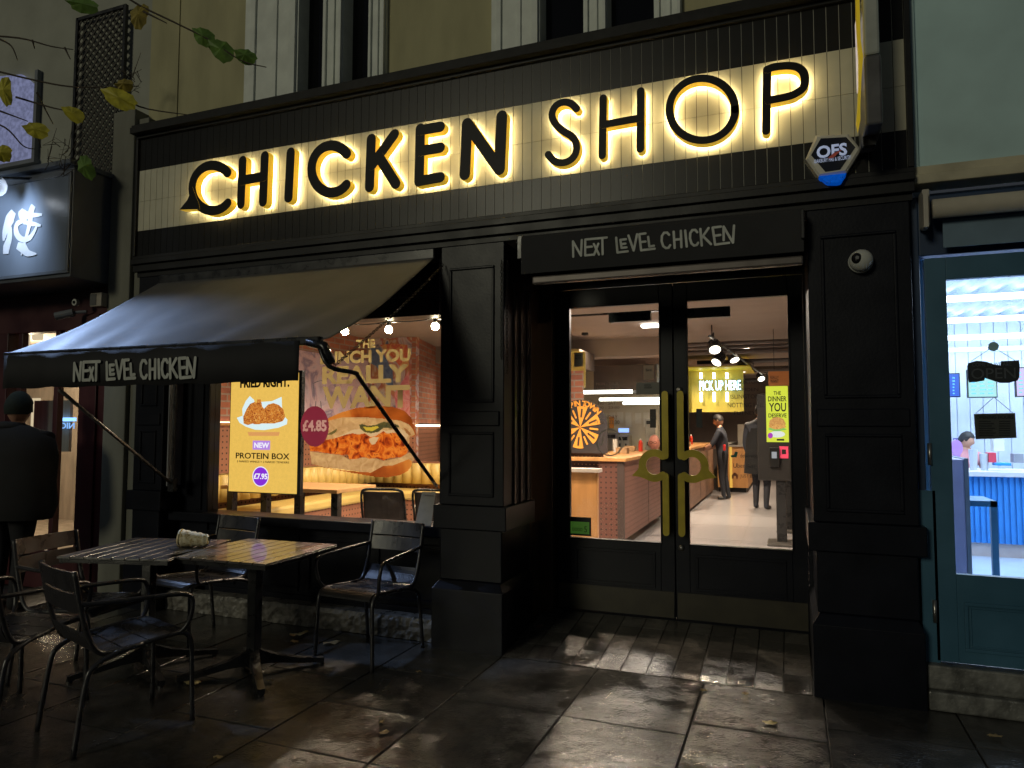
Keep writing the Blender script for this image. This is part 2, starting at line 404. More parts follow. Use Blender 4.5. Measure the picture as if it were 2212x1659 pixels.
# ================= the shop building =================
B = thing('shop_building', 'black painted shopfront with tiled fascia and cream upper storey between two neighbouring shops', 'building', (-2.3,4.6,0))
def frame_rect(mb, x0, z0, x1, z1, y, w=.018, d=.012, mi=0):
    """raised moulding round a panel"""
    mb.box(x0, y-d, z0, x1, y, z0+w, mi); mb.box(x0, y-d, z1-w, x1, y, z1, mi)
    mb.box(x0, y-d, z0+w, x0+w, y, z1-w, mi); mb.box(x1-w, y-d, z0+w, x1, y, z1-w, mi)
def pilaster(x0, x1, xs0, xs1, yb, yback):
    m = MB()
    m.box(x0, 4.38, -.01, x1, yb, .40)                               # plinth
    vs = [(x0,4.38,.40),(x1,4.38,.40),(x1,yb,.40),(x0,yb,.40),(xs0+.02,4.415,.455),(xs1-.02,4.415,.455),(xs1-.02,yb,.455),(xs0+.02,yb,.455)]
    m.add(vs, [(0,1,5,4),(1,2,6,5),(3,0,4,7),(4,5,6,7)])
    m.box(xs0+.012, 4.425, .455, xs1-.012, yb, .80)
    m.box(xs0-.03, 4.395, .80, xs1+.03, yb, .96)
    m.box(xs0, 4.43, .96, xs1, yb, 2.76)
    frame_rect(m, xs0+.07, 1.02, xs1-.07, 1.46, 4.43)
    m.box(xs0+.03, 4.418, 1.50, xs1-.03, 4.43, 1.60)
    frame_rect(m, xs0+.07, 1.66, xs1-.07, 2.60, 4.43)
    return m.build('pilaster', navy, B, bevel=.006)
pilaster(-2.30, -1.776, -2.27, -1.79, 4.98, 5)
pilaster(.098, .65, .115, .645, 5.33, 5)
pilaster(-5.17, -4.80, -5.15, -4.83, 4.62, 5)
m = MB(); m.box(-4.803, 4.455, 1.0, -4.792, 4.595, 2.3); m.build('reveal_panel', mat('pale_reveal_panel', (.34,.34,.36), .3, var=.35, vs=3, stretch=(1,1,.5), rvar=.1), B)
# doorway reveal and side light on the left
m = MB(); m.box(-2.2, 4.98, .0, -1.80, 5.0, 2.76); m.box(-1.95,5.0,.0,-1.80,5.20,.78); m.box(-1.95,5.0,2.30,-1.80,5.20,2.76); m.box(-1.95,5.2,0,-1.70,5.36,2.76)
for yy in (4.60,4.72,4.86): m.box(-1.80, yy, .96, -1.776, yy+.035, 2.5)
m.build('door_reveal', mat('varnished_reveal', (.05,.032,.02), .25, var=.3, vs=6, stretch=(1,1,.15)), B, bevel=.004)
MB().box(-1.835,5.0,.78,-1.83,5.2,2.30).build('side_light', glass, B)
# window: sill, posts, head, stall riser
m = MB()
m.box(-4.83, 4.60, .0, -4.50, 4.72, 2.76); m.box(-4.62, 4.585, .80, -4.56, 4.6, 2.3); m.box(-4.53,4.59,.8,-4.5,4.6,2.3)
m.box(-4.50, 4.60, 2.31, -2.27, 4.74, 2.76)
m.box(-4.50, 4.575, 2.45, -2.27, 4.60, 2.485); m.box(-4.50, 4.57, 2.575, -2.27, 4.60, 2.62)
m.box(-4.50, 4.585, 2.31, -2.27, 4.60, 2.335)
m.build('window_surround', navy, B, bevel=.004)
m = MB(); m.box(-4.83, 4.50, .715, -2.27, 4.74, .79); m.build('window_sill', navy, B, bevel=.008)
m = MB(); m.box(-4.83, 4.62, 0, -2.27, 4.74, .715)
for a in (-4.75,-4.12,-3.5,-2.88): frame_rect(m, a, .22, a+.54, .64, 4.62, .025, .015)
m.box(-4.83, 4.60, .14, -2.27, 4.62, .19)
m.build('stall_riser', navy, B, bevel=.004)
# rough stone step
st = MB(); nx = 90; rs = random.Random(3)
top = [[(-4.82+(2.52)*i/nx, 4.485+.03*j+ (rs.uniform(-.006,.006) if j == 0 else 0), .15+rs.uniform(-.004,.004) if j==0 else .152+rs.uniform(-.002,.002)) for i in range(nx+1)] for j in range(5)]
fr = [[(-4.82+2.52*i/nx, 4.478+rs.uniform(-.008,.006), .15-.15*(j+1)/5) for i in range(nx+1)] for j in range(5)]
rows = fr[::-1]+top
for r_ in rows: st.v += r_
for j in range(len(rows)-1):
    for i in range(nx): a = j*(nx+1)+i; st.f.append((a,a+1,a+nx+2,a+nx+1)); st.m.append(0)
st.build('stone_step', mat('pitted_stone', (.17,.16,.14), .42, var=.55, vs=18, bump=.9, bs=32, rvar=.25), B)
g = MB().box(-4.50, 4.655, .79, -2.27, 4.661, 2.31).build('window_pane', glass, B)
# fascia box, mouldings, cornice
m = MB(); m.box(-5.17, 4.425, 2.76, .66, 4.62, 3.985); m.build('fascia_board', black, B)
m = MB(); m.box(-5.19, 4.385, 2.905, .67, 4.425, 2.935); m.box(-5.19, 4.395, 2.80, .67, 4.425, 2.86); m.box(-5.19,4.37,2.86,.67,4.425,2.905)
m.box(-5.19, 4.385, 2.935, -5.165, 4.425, 3.955); m.box(.64, 4.385, 2.935, .67, 4.425, 3.955)
m.box(-5.19, 4.385, 3.955, .67, 4.425, 3.985)
m.build('fascia_moulding', black, B, bevel=.004)
m = MB(); m.box(-5.20, 4.33, 3.985, .68, 4.62, 4.035); m.box(-5.20, 4.345, 4.035, .68, 4.62, 4.06)
m.add([(-5.2,4.36,4.06),(.68,4.36,4.06),(.68,4.6,4.19),(-5.2,4.6,4.19),(-5.2,4.6,4.06),(.68,4.6,4.06)], [(0,1,2,3),(0,3,4),(1,5,2)])
m.build('cornice', mat('tarred_lead', (.007,.007,.007), .55, var=.5, vs=9, bump=.4, bs=14, spec=.25), B)
# tiles, each a real tile with a grout gap
def tiles(name, z0, z1, m_, grout, x0=-5.165, x1=.64, seam=None):
    t = MB(); x = x0; w_ = .0676
    while x < x1-.01:
        xe = min(x+w_, x1); segs = [(z0,z1)] if not seam else [(z0,seam),(seam,z1)]
        for a, b in segs: t.box(x+.0019, 4.408, a+.0012, xe-.0019, 4.424, b-.0012)
        x = xe
    t.box(x0, 4.412, z0, x1, 4.4245, z1, 1)
    return t.build(name, [m_, grout], B)
tiles('upper_tile_row', 3.68, 3.955, tileblack, grout_l); tiles('lower_tile_row', 2.935, 3.155, tileblack, grout_l)
tiles('cream_tile_band', 3.155, 3.68, tilecream, mat('dark_grout', (.12,.10,.06), .8), seam=3.41)
# upper storey
WALLY = 4.60
m = MB()
wx = [(535,838),(1065,1475)]
hol = [(P(a,100,WALLY).x, P(b,60,WALLY).x) for a,b in wx]
hol[1] = (hol[1][0], hol[1][1])
xs = [-5.30, hol[0][0], hol[0][1], hol[1][0], hol[1][1], .70]
for a, b in ((0,1),(2,3),(4,5)): m.box(xs[a], WALLY, 4.04, xs[b], WALLY+.3, 9.0)
for a, b in hol: m.box(a, WALLY, 6.2, b, WALLY+.3, 9.0); m.box(a, WALLY+.02, 4.04, b, WALLY+.3, 4.16)
m.box(P(365,130,WALLY).x-.02, WALLY-.010, 4.06, P(365,130,WALLY).x+.12, WALLY, 9.0)
m.build('upper_wall', cream, B)
for (a, b), ed in zip(hol, ([(535,650),(702,746),(800,838)], [(1065,1170),(1263,1314),(1415,1475)])):
    f = MB()
    for u0, u1 in ed:
        x0, x1 = P(u0,100,WALLY).x, P(u1,100,WALLY).x
        f.box(x0, WALLY-.035, 4.15, x1, WALLY+.12, 6.2)
        wd = x1-x0
        f.box(x0+wd*.12, WALLY-.055, 4.15, x0+wd*.22, WALLY-.035, 6.2); f.box(x0+wd*.55, WALLY-.05, 4.15, x0+wd*.62, WALLY-.035, 6.2); f.box(x0+wd*.85, WALLY-.06, 4.15, x0+wd*.97, WALLY-.035, 6.2)
    fo = f.build('sash_window', whitep, B, bevel=.003); ORG[fo] = ORG[B]
    pn = MB().box(a, WALLY+.10, 4.15, b, WALLY+.11, 6.2).mesh('window_pane', blackglass); pn.transform(Matrix.Translation(-ORG[B])); po = bpy.data.objects.new('upper_pane', pn); COL.objects.link(po); po.parent = fo

# ================= illuminated fascia sign =================
YF, YBK = 4.325, 4.385
SG = thing('illuminated_sign', 'large black letters with yellow sides and warm halo light on the tiled fascia', 'shop sign', (-2.2,4.4,3.2))
def ell(cx, cy, rx, ry, a0, a1, n=26): return [(cx+rx*cos(R(a0+(a1-a0)*i/n)), cy-ry*sin(R(a0+(a1-a0)*i/n))) for i in range(n+1)]
def r2(pts): return [(737.3+x/3, y/3) for x, y in pts]
LET = [
 ('C', .078, [ell(459,406,44,49,42,318)], [(388,453),(432,452),(430,440),(416,404),(405,432)]),
 ('H', .078, [[(524,347),(520,441)],[(572,337),(568,436)],[(522,390),(570,381)]], None),
 ('I', .078, [[(628,329),(623,427)]], None),
 ('C', .078, [ell(716,365,43,51,40,318)], None),
 ('K', .078, [[(802,300),(798,404)],[(852,290),(804,356)],[(818,338),(855,397)]], None),
 ('E', .076, [[(908,278),(905,392)],[(908,281),(951,274)],[(909,326),(951,319)],[(907,391),(951,383)]], None),
 ('N', .080, [[(1009,267),(1004,377)],[(1009,267),(1079,366)],[(1084,251),(1079,366)]], None),
 ('S', .048, [smooth_path([Vector((*p,0)) for p in r2([(1525,705),(1490,672),(1440,662),(1390,685),(1365,740),(1385,800),(1440,850),(1500,890),(1525,950),(1510,1010),(1470,1045),(1420,1055),(1375,1040),(1340,1000)])],4)], None),
 ('H', .049, [r2([(1697,635),(1691,1008)]), r2([(1940,590),(1938,965)]), r2([(1697,808),(1938,765)])], None),
 ('O', .047, [ell(1517,236,71,67,0,360,48)], None),
 ('P', .047, [[(1657,153),(1655,283)], [(1657,150),(1672,145),(1700,142),(1722,145),(1735,156),(1739,172),(1735,189),(1722,200),(1704,208),(1660,217)]], None)]
for ch, wd, strokes, tail in LET:
    m = MB(); h = MB()
    for k, s_ in enumerate(strokes):
        pts = [P(q[0], q[1], YF) for q in s_]; pts = [(p.x,p.z) for p in pts]
        if ch == 'P' and k == 1: pts = [(p.x,p.y) for p in smooth_path([Vector((a,b,0)) for a,b in pts],4)]
        closed = ch == 'O'
        m.stroke(pts, wd, YF, YBK, 0, 1, 1, dy=.0006*k)
        h.stroke(pts, wd*.55, YBK+.0012+.0004*k, YBK+.003+.0004*k, 0, 0, 0)
    if tail:
        m.prism([(P(a,b,YF).x, P(a,b,YF).z) for a,b in tail], YF-.0015, YBK, 0, 1)
        h.prism([(P(a,b,YF).x, P(a,b,YF).z) for a,b in [(396,450),(411,443),(407,425)]], YBK+.0022, YBK+.0035, 0)
    lo = m.build('sign_letter', [letterblack, yellowmetal], SG); lo['label'] = 'letter %s' % ch; ORG[lo] = ORG[SG]
    ho = link('halo_light', h.mesh('halo_light', halo), lo)

# ================= doors =================
DY = 5.30
def door(x0, x1, hx):
    """glazed leaf: stiles, rails, lower panel"""
    m = MB(); g0, g1, gz0, gz1 = x0+.10, x1-.10, .65, 2.42
    m.box(x0, DY, .105, g0, DY+.045, 2.56); m.box(g1, DY, .105, x1, DY+.045, 2.56)
    m.box(g0, DY, .105, g1, DY+.045, gz0); m.box(g0, DY, gz1, g1, DY+.045, 2.56)
    frame_rect(m, g0+.04, .32, g1-.04, .58, DY, .02, .01)
    frame_rect(m, g0-.012, gz0-.012, g1+.012, gz1+.012, DY, .012, .008)
    d = m.build('door', navy, B, bevel=.003); ORG[d] = ORG[B]
    def sub(n_, mb, mt): return link(n_, mb.mesh(n_, mt), d)
    sub('glass', MB().box(g0, DY+.02, gz0, g1, DY+.026, gz1), glass)
    sub('kick_plate', MB().box(x0+.01, DY-.006, .115, x1-.01, DY-.001, .30), brassdark)
    h = MB(); hy0, hy1 = DY-.085, DY-.065; w_ = .023
    for za, zb in ((1.285,1.735),(.735,1.14)):
        h.stroke([(hx,za),(hx,zb)], w_*2, hy0, hy1, 0, 0, 0)
    s = 1 if hx < -.79 else -1
    cx, cz = hx - s*.080, 1.215
    arc = [(cx - s*.118*cos(a)*-1*-1, cz+.118*sin(a)) for a in [R(70-140*0+ (220*i/24)) for i in range(25)]]
    arc = [(cx + s*.088*cos(R(48+264*i/28)), cz+.092*sin(R(48+264*i/28))) for i in range(29)]
    h.stroke(arc, .052, hy0-.001, hy1+.001, 0, 0, 0)
    h.prism([(cx-s*.100,cz+.035),(cx-s*.118,cz-.030),(cx-s*.165,cz-.078),(cx-s*.105,cz-.085),(cx-s*.050,cz-.105),(cx-s*.06,cz-.05)], hy0-.002, hy1, 0)
    for z_ in (1.62, 1.36, 1.02, .82): h.tube([(hx, hy1-.004, z_), (hx, DY, z_)], .008)
    h.stroke([(arc[0][0],arc[0][1]),(hx,1.30)], w_*2, hy0-.0015, hy1, 0,0,0); h.stroke([(arc[-1][0],arc[-1][1]),(hx,1.13)], w_*2, hy0-.0015, hy1, 0,0,0)
    sub('handle', h, olive)
    sub('closer', MB().box(g0+.30 if s>0 else g0-.02, DY+.05, 2.30, g0+.62 if s>0 else g0+.30, DY+.11, 2.375), blackmetal)
    return d
d1 = door(-1.69, -.797, -.845); d2 = door(-.790, .10, -.735)
for x_, z_ in ((-.70,1.77),(-.70,.62)):
    link('lock', MB().tube([(x_-.05,DY-.012,z_),(x_-.05,DY,z_)], .022, 14).mesh('lock', steel), d2, True)
MB().box(-1.80, 5.29, 2.565, .12, 5.37, 2.78).build('door_head', navy, B, bevel=.004)
MB().box(-1.80,5.31,.0,.12,5.37,.102).build('threshold', navy, B)
m = MB(); m.box(.101,5.28,.0,.14,5.40,2.60); m.box(-1.72,5.346,.0,-1.67,5.40,2.60); m.box(-.815,5.346,.11,-.775,5.36,2.55); m.build('door_stop', navy, B)
m = MB(); m.box(-1.79,4.62,2.78,.115,5.37,2.80); m.build('porch_ceiling', black, B)
# glass shelf-edge above door: hanging light strip under the closed awning
# ================= awnings =================
AX0, AX1, AYF, AYB = -4.90, -2.31, 3.20, 4.43
AZF, AZB = P(360,752,AYF).z+.012, 2.70
AW = thing('awning', 'black canvas awning stretched out over the window and outdoor tables', 'awning', (-3.6,4.4,2.7))
nu, nv = 64, 34; m = MB(); rs = random.Random(5)
def azz(s, t):
    z = AZB + (AZF-AZB)*t - .035*sin(pi*t)
    f = 0
    for c, a, wd, k in ((.10,.9,.05,.020),(.22,.5,.045,.016),(.34,.7,.06,.018),(.62,-.45,.05,.015),(.78,-.75,.06,.022),(.93,-.6,.05,.016)):
        d = (s - c - a*(t-1)*.22); f += k*math.exp(-(d/wd)**2)*(t**1.5)*(.35+.65*sin(pi*min(1,t*1.0)*.5))
    return z - f*1.7 + .004*sin(s*31+t*7)*t
for j in range(nv+1):
    for i in range(nu+1):
        s, t = i/nu, j/nv
        m.v.append((AX0+(AX1-AX0)*s, AYB+(AYF-AYB)*t, azz(s, t)))
for j in range(nv):
    for i in range(nu): a = j*(nu+1)+i; m.f.append((a,a+1,a+nu+2,a+nu+1)); m.m.append(0)
o = m.build('canvas', fabric, AW, smooth=True); md = o.modifiers.new('t','SOLIDIFY'); md.thickness = .004
zb = P(330,832,AYF).z; xv = P(651,790,AYF).x
m = MB(); N = 60
for i in range(N+1):
    s = i/N; x = AX0+(xv-AX0)*s
    for z_, k in ((AZF-.01,0),((AZF+zb)/2,.5),(zb,1)): m.v.append((x, AYF-.022+.007*sin(s*23)*k+.004*sin(s*57)*k, z_+(.004*sin(s*40) if k==1 else 0)))
for i in range(N):
    for k in range(2): a = i*3+k; m.f.append((a,a+1,a+4,a+3)); m.m.append(0)
for s_ in (.30,.62,.86):
    x_ = AX0+(AX1-AX0)*s_; sm_ = MB(); pts_ = [(x_, AYB+(AYF-AYB)*t/20, azz(s_, t/20)+.003) for t in range(21)]
    for i_ in range(20): a_, b_ = pts_[i_], pts_[i_+1]; sm_.quad((a_[0]-.008,a_[1],a_[2]),(a_[0]+.008,a_[1],a_[2]),(b_[0]+.008,b_[1],b_[2]),(b_[0]-.008,b_[1],b_[2]))
    sm_.build('seam', mat('awning_seam', (.07,.07,.07), .7, var=.2), AW)
vo = m.build('valance', valancef, AW, smooth=True); md = vo.modifiers.new('t','SOLIDIFY'); md.thickness = .003
m = MB(); m.box(AX0-.02, AYF-.018, AZF-.035, AX1-.06, AYF+.03, AZF+.012); m.build('front_bar', blackmetal, AW, bevel=.008)
m = MB(); e1 = P(668,738,AYF); e2 = P(700,748,AYF); e3 = P(718,785,AYF)
m.tube([e1, e2, e3], [.030,.027,.018], 10)
m.build('end_bracket', blackmetal, AW, smooth=True)
piv = P(943,1050,4.46); q1 = P(712,792,AYF); q2 = P(768,806,3.30)
MB().tube(smooth_path([P(690,750,AYF), q1, q2, q2+(piv-q2)*.05, q2+(piv-q2)*.5, piv],4), .0125, 10).build('support_arm', blackmetal, AW, smooth=True)
pl = P(372,1046,4.46)
MB().tube([P(128,842,AYF+.02), pl], .0125, 10).build('support_arm', mat('worn_arm', (.16,.15,.14), .35, metal=.7, var=.4, vs=12), AW, smooth=True)
m = MB(); m.tube([(pl.x,4.46,1.0),(pl.x,4.46,2.45)], .014, 8); m.box(pl.x-.03,4.44,pl.z-.06,pl.x+.03,4.49,pl.z+.05); m.build('slide_rod', blackmetal, AW, bevel=.003)
m = MB(); m.box(AX0, 4.40, 2.665, AX1, 4.50, 2.755); m.build('roller_box', blackmetal, AW, bevel=.01)
def chain(name, a, b, parent, sag=0., r=.0022, L=.030, mt=blackmetal):
    a, b = Vector(a), Vector(b); n = int((b-a).length/(L*.72)); m = MB()
    for i in range(n):
        t = (i+.5)/n; c = a+(b-a)*t; c.z -= sag*sin(pi*t); d = (b-a).normalized()
        x = d.cross(Vector((0,0,1))); x = x.normalized() if x.length > .1 else Vector((1,0,0)); y = d.cross(x)
        s = x if i%2 else y
        pts = [c + d*(L/2*cos(2*pi*k/8)) + s*(L*.28*sin(2*pi*k/8)) for k in range(9)]
        m.tube(pts, r, 4)
    return m.build(name, mt, parent)
chainm = mat('oily_chain', (.06,.055,.05), .4, metal=.8, var=.3)
chain('chain', P(720,792,AYF), P(958,572,4.41), AW, .02, mt=chainm)
chain('chain', P(951,560,4.42), P(951,700,4.42), AW, mt=chainm)
chain('chain', (-1.80,4.41,2.62), (-1.80,4.41,1.95), AW, mt=chainm)
chain('chain', (-1.76,4.41,2.62), (-1.76,4.41,1.85), AW, mt=chainm)
# lettering shapes (strokes drawn on the cloth)
LV = [[(482,808),(485,695)],[(485,695),(520,805)],[(520,805),(528,690)],
 [(540,805),(545,690)],[(545,688),(650,684)],[(545,745),(575,743)],[(540,805),(580,803)],
 [(585,725),(607,805)],[(607,725),(583,805)],[(628,690),(625,805)],
 [(695,690),(697,800)],[(697,800),(747,796)],[(715,710),(718,768)],[(715,708),(742,706)],[(716,740),(738,738)],[(718,768),(742,766)],
 [(755,680),(776,793)],[(776,793),(797,675)],
 [(808,678),(812,795)],[(808,676),(838,673)],[(810,735),(836,733)],[(812,795),(878,790)],
 [(850,700),(853,772)],[(853,772),(875,768)],
 [(952,695),(943,678),(928,678),(917,700),(914,738),(920,775),(933,792),(946,790),(954,772)],
 [(975,675),(975,795)],[(1010,672),(1008,792)],[(975,735),(1010,732)],
 [(1031,672),(1034,790)],
 [(1089,690),(1080,672),(1066,672),(1055,693),(1052,733),(1058,770),(1070,787),(1083,784),(1090,768)],
 [(1105,668),(1107,790)],[(1107,738),(1145,665)],[(1116,722),(1152,785)],
 [(1165,665),(1172,788)],[(1165,664),(1205,661)],[(1168,725),(1200,722)],[(1172,790),(1240,784)],
 [(1215,762),(1218,662)],[(1218,662),(1259,785)],[(1259,785),(1269,660)]]
LW = []
for s_ in LV:
    LW.append([(P(x/3, 553+y/3, AYF-.03).x, P(x/3, 553+y/3, AYF-.03).z) for x, y in s_])
def lettering(parent, Y, fx, fz, wd):
    m = MB()
    for k, s_ in enumerate(LW): m.stroke([(fx(a),fz(b)) for a,b in s_], wd, Y, Y+.0015, 0,0,0, dy=.00015*(k%7))
    return m.build('lettering', signprint, parent)
lettering(AW, AYF-.034, lambda a: a, lambda b: b, .019)
# closed awning over the door
DA = thing('awning', 'black awning rolled shut above the double doors', 'awning', (-.76,4.4,2.6))
Y2 = 4.30
z1 = P(1430,491,Y2).z; z0 = P(1430,562,Y2).z
m = MB(); m.box(-1.62, Y2, 2.49, .095, Y2+.006, 2.73); m.box(-1.62,Y2+.006,2.52,.095,4.42,2.745); m.build('valance', valancef, DA, bevel=.003)
m = MB(); m.box(-1.66,4.33,2.6,-1.62,4.43,2.76); m.build('roller_bracket', blackmetal, DA, bevel=.006); m = MB(); m.box(.08,4.28,2.56,.1,4.43,2.73); m.build('roller_bracket', blackmetal, DA, bevel=.006)
xs_ = [p[0] for s_ in LW for p in s_]; zs_ = [p[1] for s_ in LW for p in s_]
tx0, tx1 = P(1238,540,Y2).x, P(1586,508,Y2).x; tz1, tz0 = P(1586,486,Y2).z, P(1586,525,Y2).z
lettering(DA, Y2-.004, lambda a: tx0+(a-min(xs_))/(max(xs_)-min(xs_))*(tx1-tx0), lambda b: tz0+(b-min(zs_))/(max(zs_)-min(zs_))*(tz1-tz0), .014)
m = MB(); m.box(-1.55, Y2+.02, 2.425, .09, Y2+.075, 2.475); m.build('front_bar', mat('dull_aluminium', (.14,.12,.11), .45, metal=.4, var=.3, vs=5), DA, bevel=.01)

# ================= alarm box, cameras, blade sign =================
YA = 4.33
AL = thing('alarm_box', 'hexagonal burglar alarm box with blue strobe lens at the right end of the fascia', 'alarm box', (.26,4.4,3.0))
def pp(u, v, Y): p = P(u,v,Y); return (p.x, p.z)
hexo = [pp(*q,YA) for q in [(1762,291),(1834,288),(1860,322),(1829,372),(1768,381),(1740,343)]]
cx_, cz_ = sum(p[0] for p in hexo)/6, sum(p[1] for p in hexo)/6
alm = mat('alarm_housing', (.72,.70,.62), .35, var=.1)
def shr(p, k): return (cx_+(p[0]-cx_)*k, cz_+(p[1]-cz_)*k)
m = MB(); m.prism(hexo, YA+.012, 4.42); b_ = hexo; i_ = [shr(p,.90) for p in hexo]
m.add([(p[0],YA+.012,p[1]) for p in b_]+[(p[0],YA,p[1]) for p in i_], [(i,(i+1)%6,6+(i+1)%6,6+i) for i in range(6)]+[tuple(6+i for i in range(6))])
m.build('housing', alm, AL)
MB().prism([pp(*q,YA-.003) for q in [(1773,299),(1828,296),(1848,318),(1815,366),(1783,371),(1752,335)]], YA-.003, YA).build('face_plate', mat('alarm_face', (.012,.016,.032), .2, var=.2), AL)
MB().prism([pp(*q,YA-.003) for q in [(1768,381),(1829,374),(1817,394),(1808,396),(1789,396),(1784,394)]], YA-.012, 4.40).build('strobe_lens', mat('blue_lens', (.0,.10,.8), .15, var=.6, vs=40, em=(.0,.14,.9), es=.30), AL, bevel=.006)
wl = mat('alarm_print', (.60,.66,.85), .5, em=(.5,.6,.9), es=.35); rd = mat('alarm_red', (.75,.12,.10), .5)
m = MB(); c0 = pp(1773,330,YA-.006)
m.stroke([(c0[0]+.034*cos(2*pi*k/22), c0[1]+.034*sin(2*pi*k/22)) for k in range(22)]+[(c0[0]+.034,c0[1])], .013, YA-.007, YA-.003, 0,0,0)

text_px('logo_letters', 'OFS', 1764, 312, 1830, 339, YA-.005, wl, AL, bold=.03)
m = MB(); m.prism([pp(*q,YA) for q in [(1788,343),(1800,332),(1818,325),(1810,332),(1800,342)]], YA-.009, YA-.006); m.build('logo_swoosh', rd, AL)
text_px('logo_text', 'OAKBURY FIRE & SECURITY', 1759, 340, 1838, 348, YA-.005, wl, AL)
# CCTV dome on the right pilaster
CD = thing('security_camera', 'white dome security camera on the black right pilaster', 'camera', (.39,4.43,2.43))
m = MB(); m.ball((.39,4.375,2.43), .062, n=14, sc=(1,.9,1)); m.tube([(.39,4.43,2.43),(.39,4.385,2.43)], [.066,.064], 24); m.build('housing', mat('white_plastic', (.55,.56,.52), .35, var=.06), CD, smooth=True)
m = MB(); m.ball((.365,4.333,2.435), .028, n=10, sc=(1,.75,1.1)); m.build('lens', mat('smoked_lens', (.01,.01,.01), .1), CD, smooth=True)
m = MB(); m.tube([(.365,4.318,2.435),(.365,4.310,2.435)], .010, 12); m.build('lens_ring', mat('lens_ring', (.25,.25,.25), .2), CD)
# projecting sign at the fascia's right end
BS = thing('projecting_sign', 'tall grey and black projecting sign with yellow rim at the right end of the fascia', 'projecting sign', (.45,4.2,3.4))
x0 = P(1862,150,3.95).x; x1 = P(1905,150,3.95).x
zb2 = P(1880,278,3.95).z; zm = P(1880,118,3.95).z
m = MB(); m.box(x0+.012, 3.95, zb2+.02, x1, 4.36, zm); m.build('lower_body', mat('sign_dark', (.10,.10,.105), .4, var=.3, vs=8), BS, bevel=.012)
m = MB(); m.box(x0+.012, 3.95, zm, x1-.006, 4.36, 4.6); m.build('upper_body', mat('sign_grey', (.42,.45,.42), .45, var=.2, vs=6), BS, bevel=.012)
ye = [pp(*q,3.95) for q in [(1846,-160),(1850,40),(1855,125),(1855,180),(1852,240),(1850,262),(1854,283),(1858,262),(1858,230),(1860,180),(1864,125),(1859,90),(1856,0),(1853,-160)]]
MB().prism(ye, 3.935, 3.99).build('yellow_rim', mat('yellow_rim', (.78,.55,.02), .4, var=.05, em=(.9,.62,.02), es=.22), BS)
m = MB(); m.box(x0-.012, 4.0, zm-.12, x0-.006, 4.12, zm+.26); m.build('lit_face', emat('lit_face', (1.,.85,.78), .55, .3), BS)
m = MB(); m.box(x0+.03, 4.36, 3.2, x0+.08, 4.43, 4.5); m.box(x0+.01,4.10,zb2-.03,x1-.02,4.14,zb2+.02); m.build('wall_bracket', blackmetal, BS)

# ================= right neighbour: blue cafe =================
NB = thing('neighbouring_building', 'blue painted cafe front with grey green fascia beside the right pilaster', 'building', (1.9,4.5,0))
teal = mat('teal_paint', (.040,.125,.20), .42, var=.15, vs=3, bump=.04, rvar=.08)
tealdark = mat('deep_blue_paint', (.015,.04,.10), .45, var=.15, vs=3)
sage = mat('sage_fascia', (.50,.70,.72), .6, var=.12, vs=2.5, bump=.06, bs=30)
YN = 4.50
zt = P(2000,375,YN).z
m = MB(); m.box(.66, 4.48, zt-.02, 3.8, 4.60, 4.62); m.box(.66,4.455,zt-.02,.70,4.48,4.62)
m.build('fascia', sage, NB)
m = MB(); m.box(.66, 4.43, zt-.075, 3.8, 4.60, zt-.02); m.box(.66,4.45,zt-.02,3.8,4.48,zt+.03); m.build('fascia_trim', mat('cream_trim', (.50,.46,.33), .6, var=.2), NB, bevel=.006)
MB().box(.70, 4.6, 4.62, 3.8, 4.9, 8.5).build('upper_wall', sage, NB)
m = MB()
zg0, zg1 = .705, 2.315; xg = .822; xd = P(2005,900,YN).x
m.box(.66, 4.52, .10, xd-.015, 4.62, 2.80); m.box(xd-.015,4.52,2.46,3.8,4.62,2.80)
m.build('door_frame', tealdark, NB, bevel=.005)
m = MB(); m.box(.655, 4.50, .10, .735, 4.52, 1.15); m.build('lower_frame', teal, NB)
m = MB(); m.box(xd+.005, YN+.0, .235, xg, YN+.045, 2.44); m.box(xg, YN, .235, 1.60, YN+.045, zg0); m.box(xg, YN, zg1, 1.60, YN+.045, 2.44); m.box(1.55,YN,zg0,1.62,YN+.045,zg1)
frame_rect(m, xg+.03, .30, 1.5, .56, YN, .018, .012); frame_rect(m, xg+.055,.325,1.475,.535,YN,.008,.008)
dn = m.build('door', teal, NB, bevel=.003)
link('glass', MB().box(xg, YN+.02, zg0, 1.55, YN+.026, zg1).mesh('glass', glass), dn)
for z_ in (1.35, .5): link('hinge', MB().tube([(xd,YN-.01,z_-.06),(xd,YN-.01,z_+.06)], .011, 10).mesh('hinge', steel), dn, True)
m = MB(); m.box(1.62,4.5,.0,3.8,4.62,2.46); m.build('shop_wall', teal, NB)
m = MB(); m.box(.66, 4.40, .0, 3.8, 4.66, .10); m.box(.66,4.44,.10,3.8,4.66,.225); m.build('door_step', mat('metal_edged_step', (.15,.15,.14), .4, var=.5, vs=12, bump=.8, bs=30, rvar=.15), NB, bevel=.01)
RA = thing('awning', 'beige rolled awning tube with blue grey cloth over the cafe door', 'awning', (1.4,4.4,2.7))
t0 = P(2014,452,4.36); MB().tube([(t0.x,4.36,t0.z),(3.6,4.36,t0.z)], .052, 20).build('roller_tube', mat('beige_tube', (.52,.48,.40), .45, var=.12), RA, smooth=True)
m = MB(); m.box(.70,4.38,2.60,.735,4.50,2.80); m.box(t0.x-.045,4.34,t0.z-.10,t0.x-.02,4.42,t0.z+.09); m.box(.735,4.44,2.62,t0.x,4.48,2.66); m.build('bracket', mat('bracket_paint', (.45,.42,.36), .5, var=.2), RA, bevel=.005)
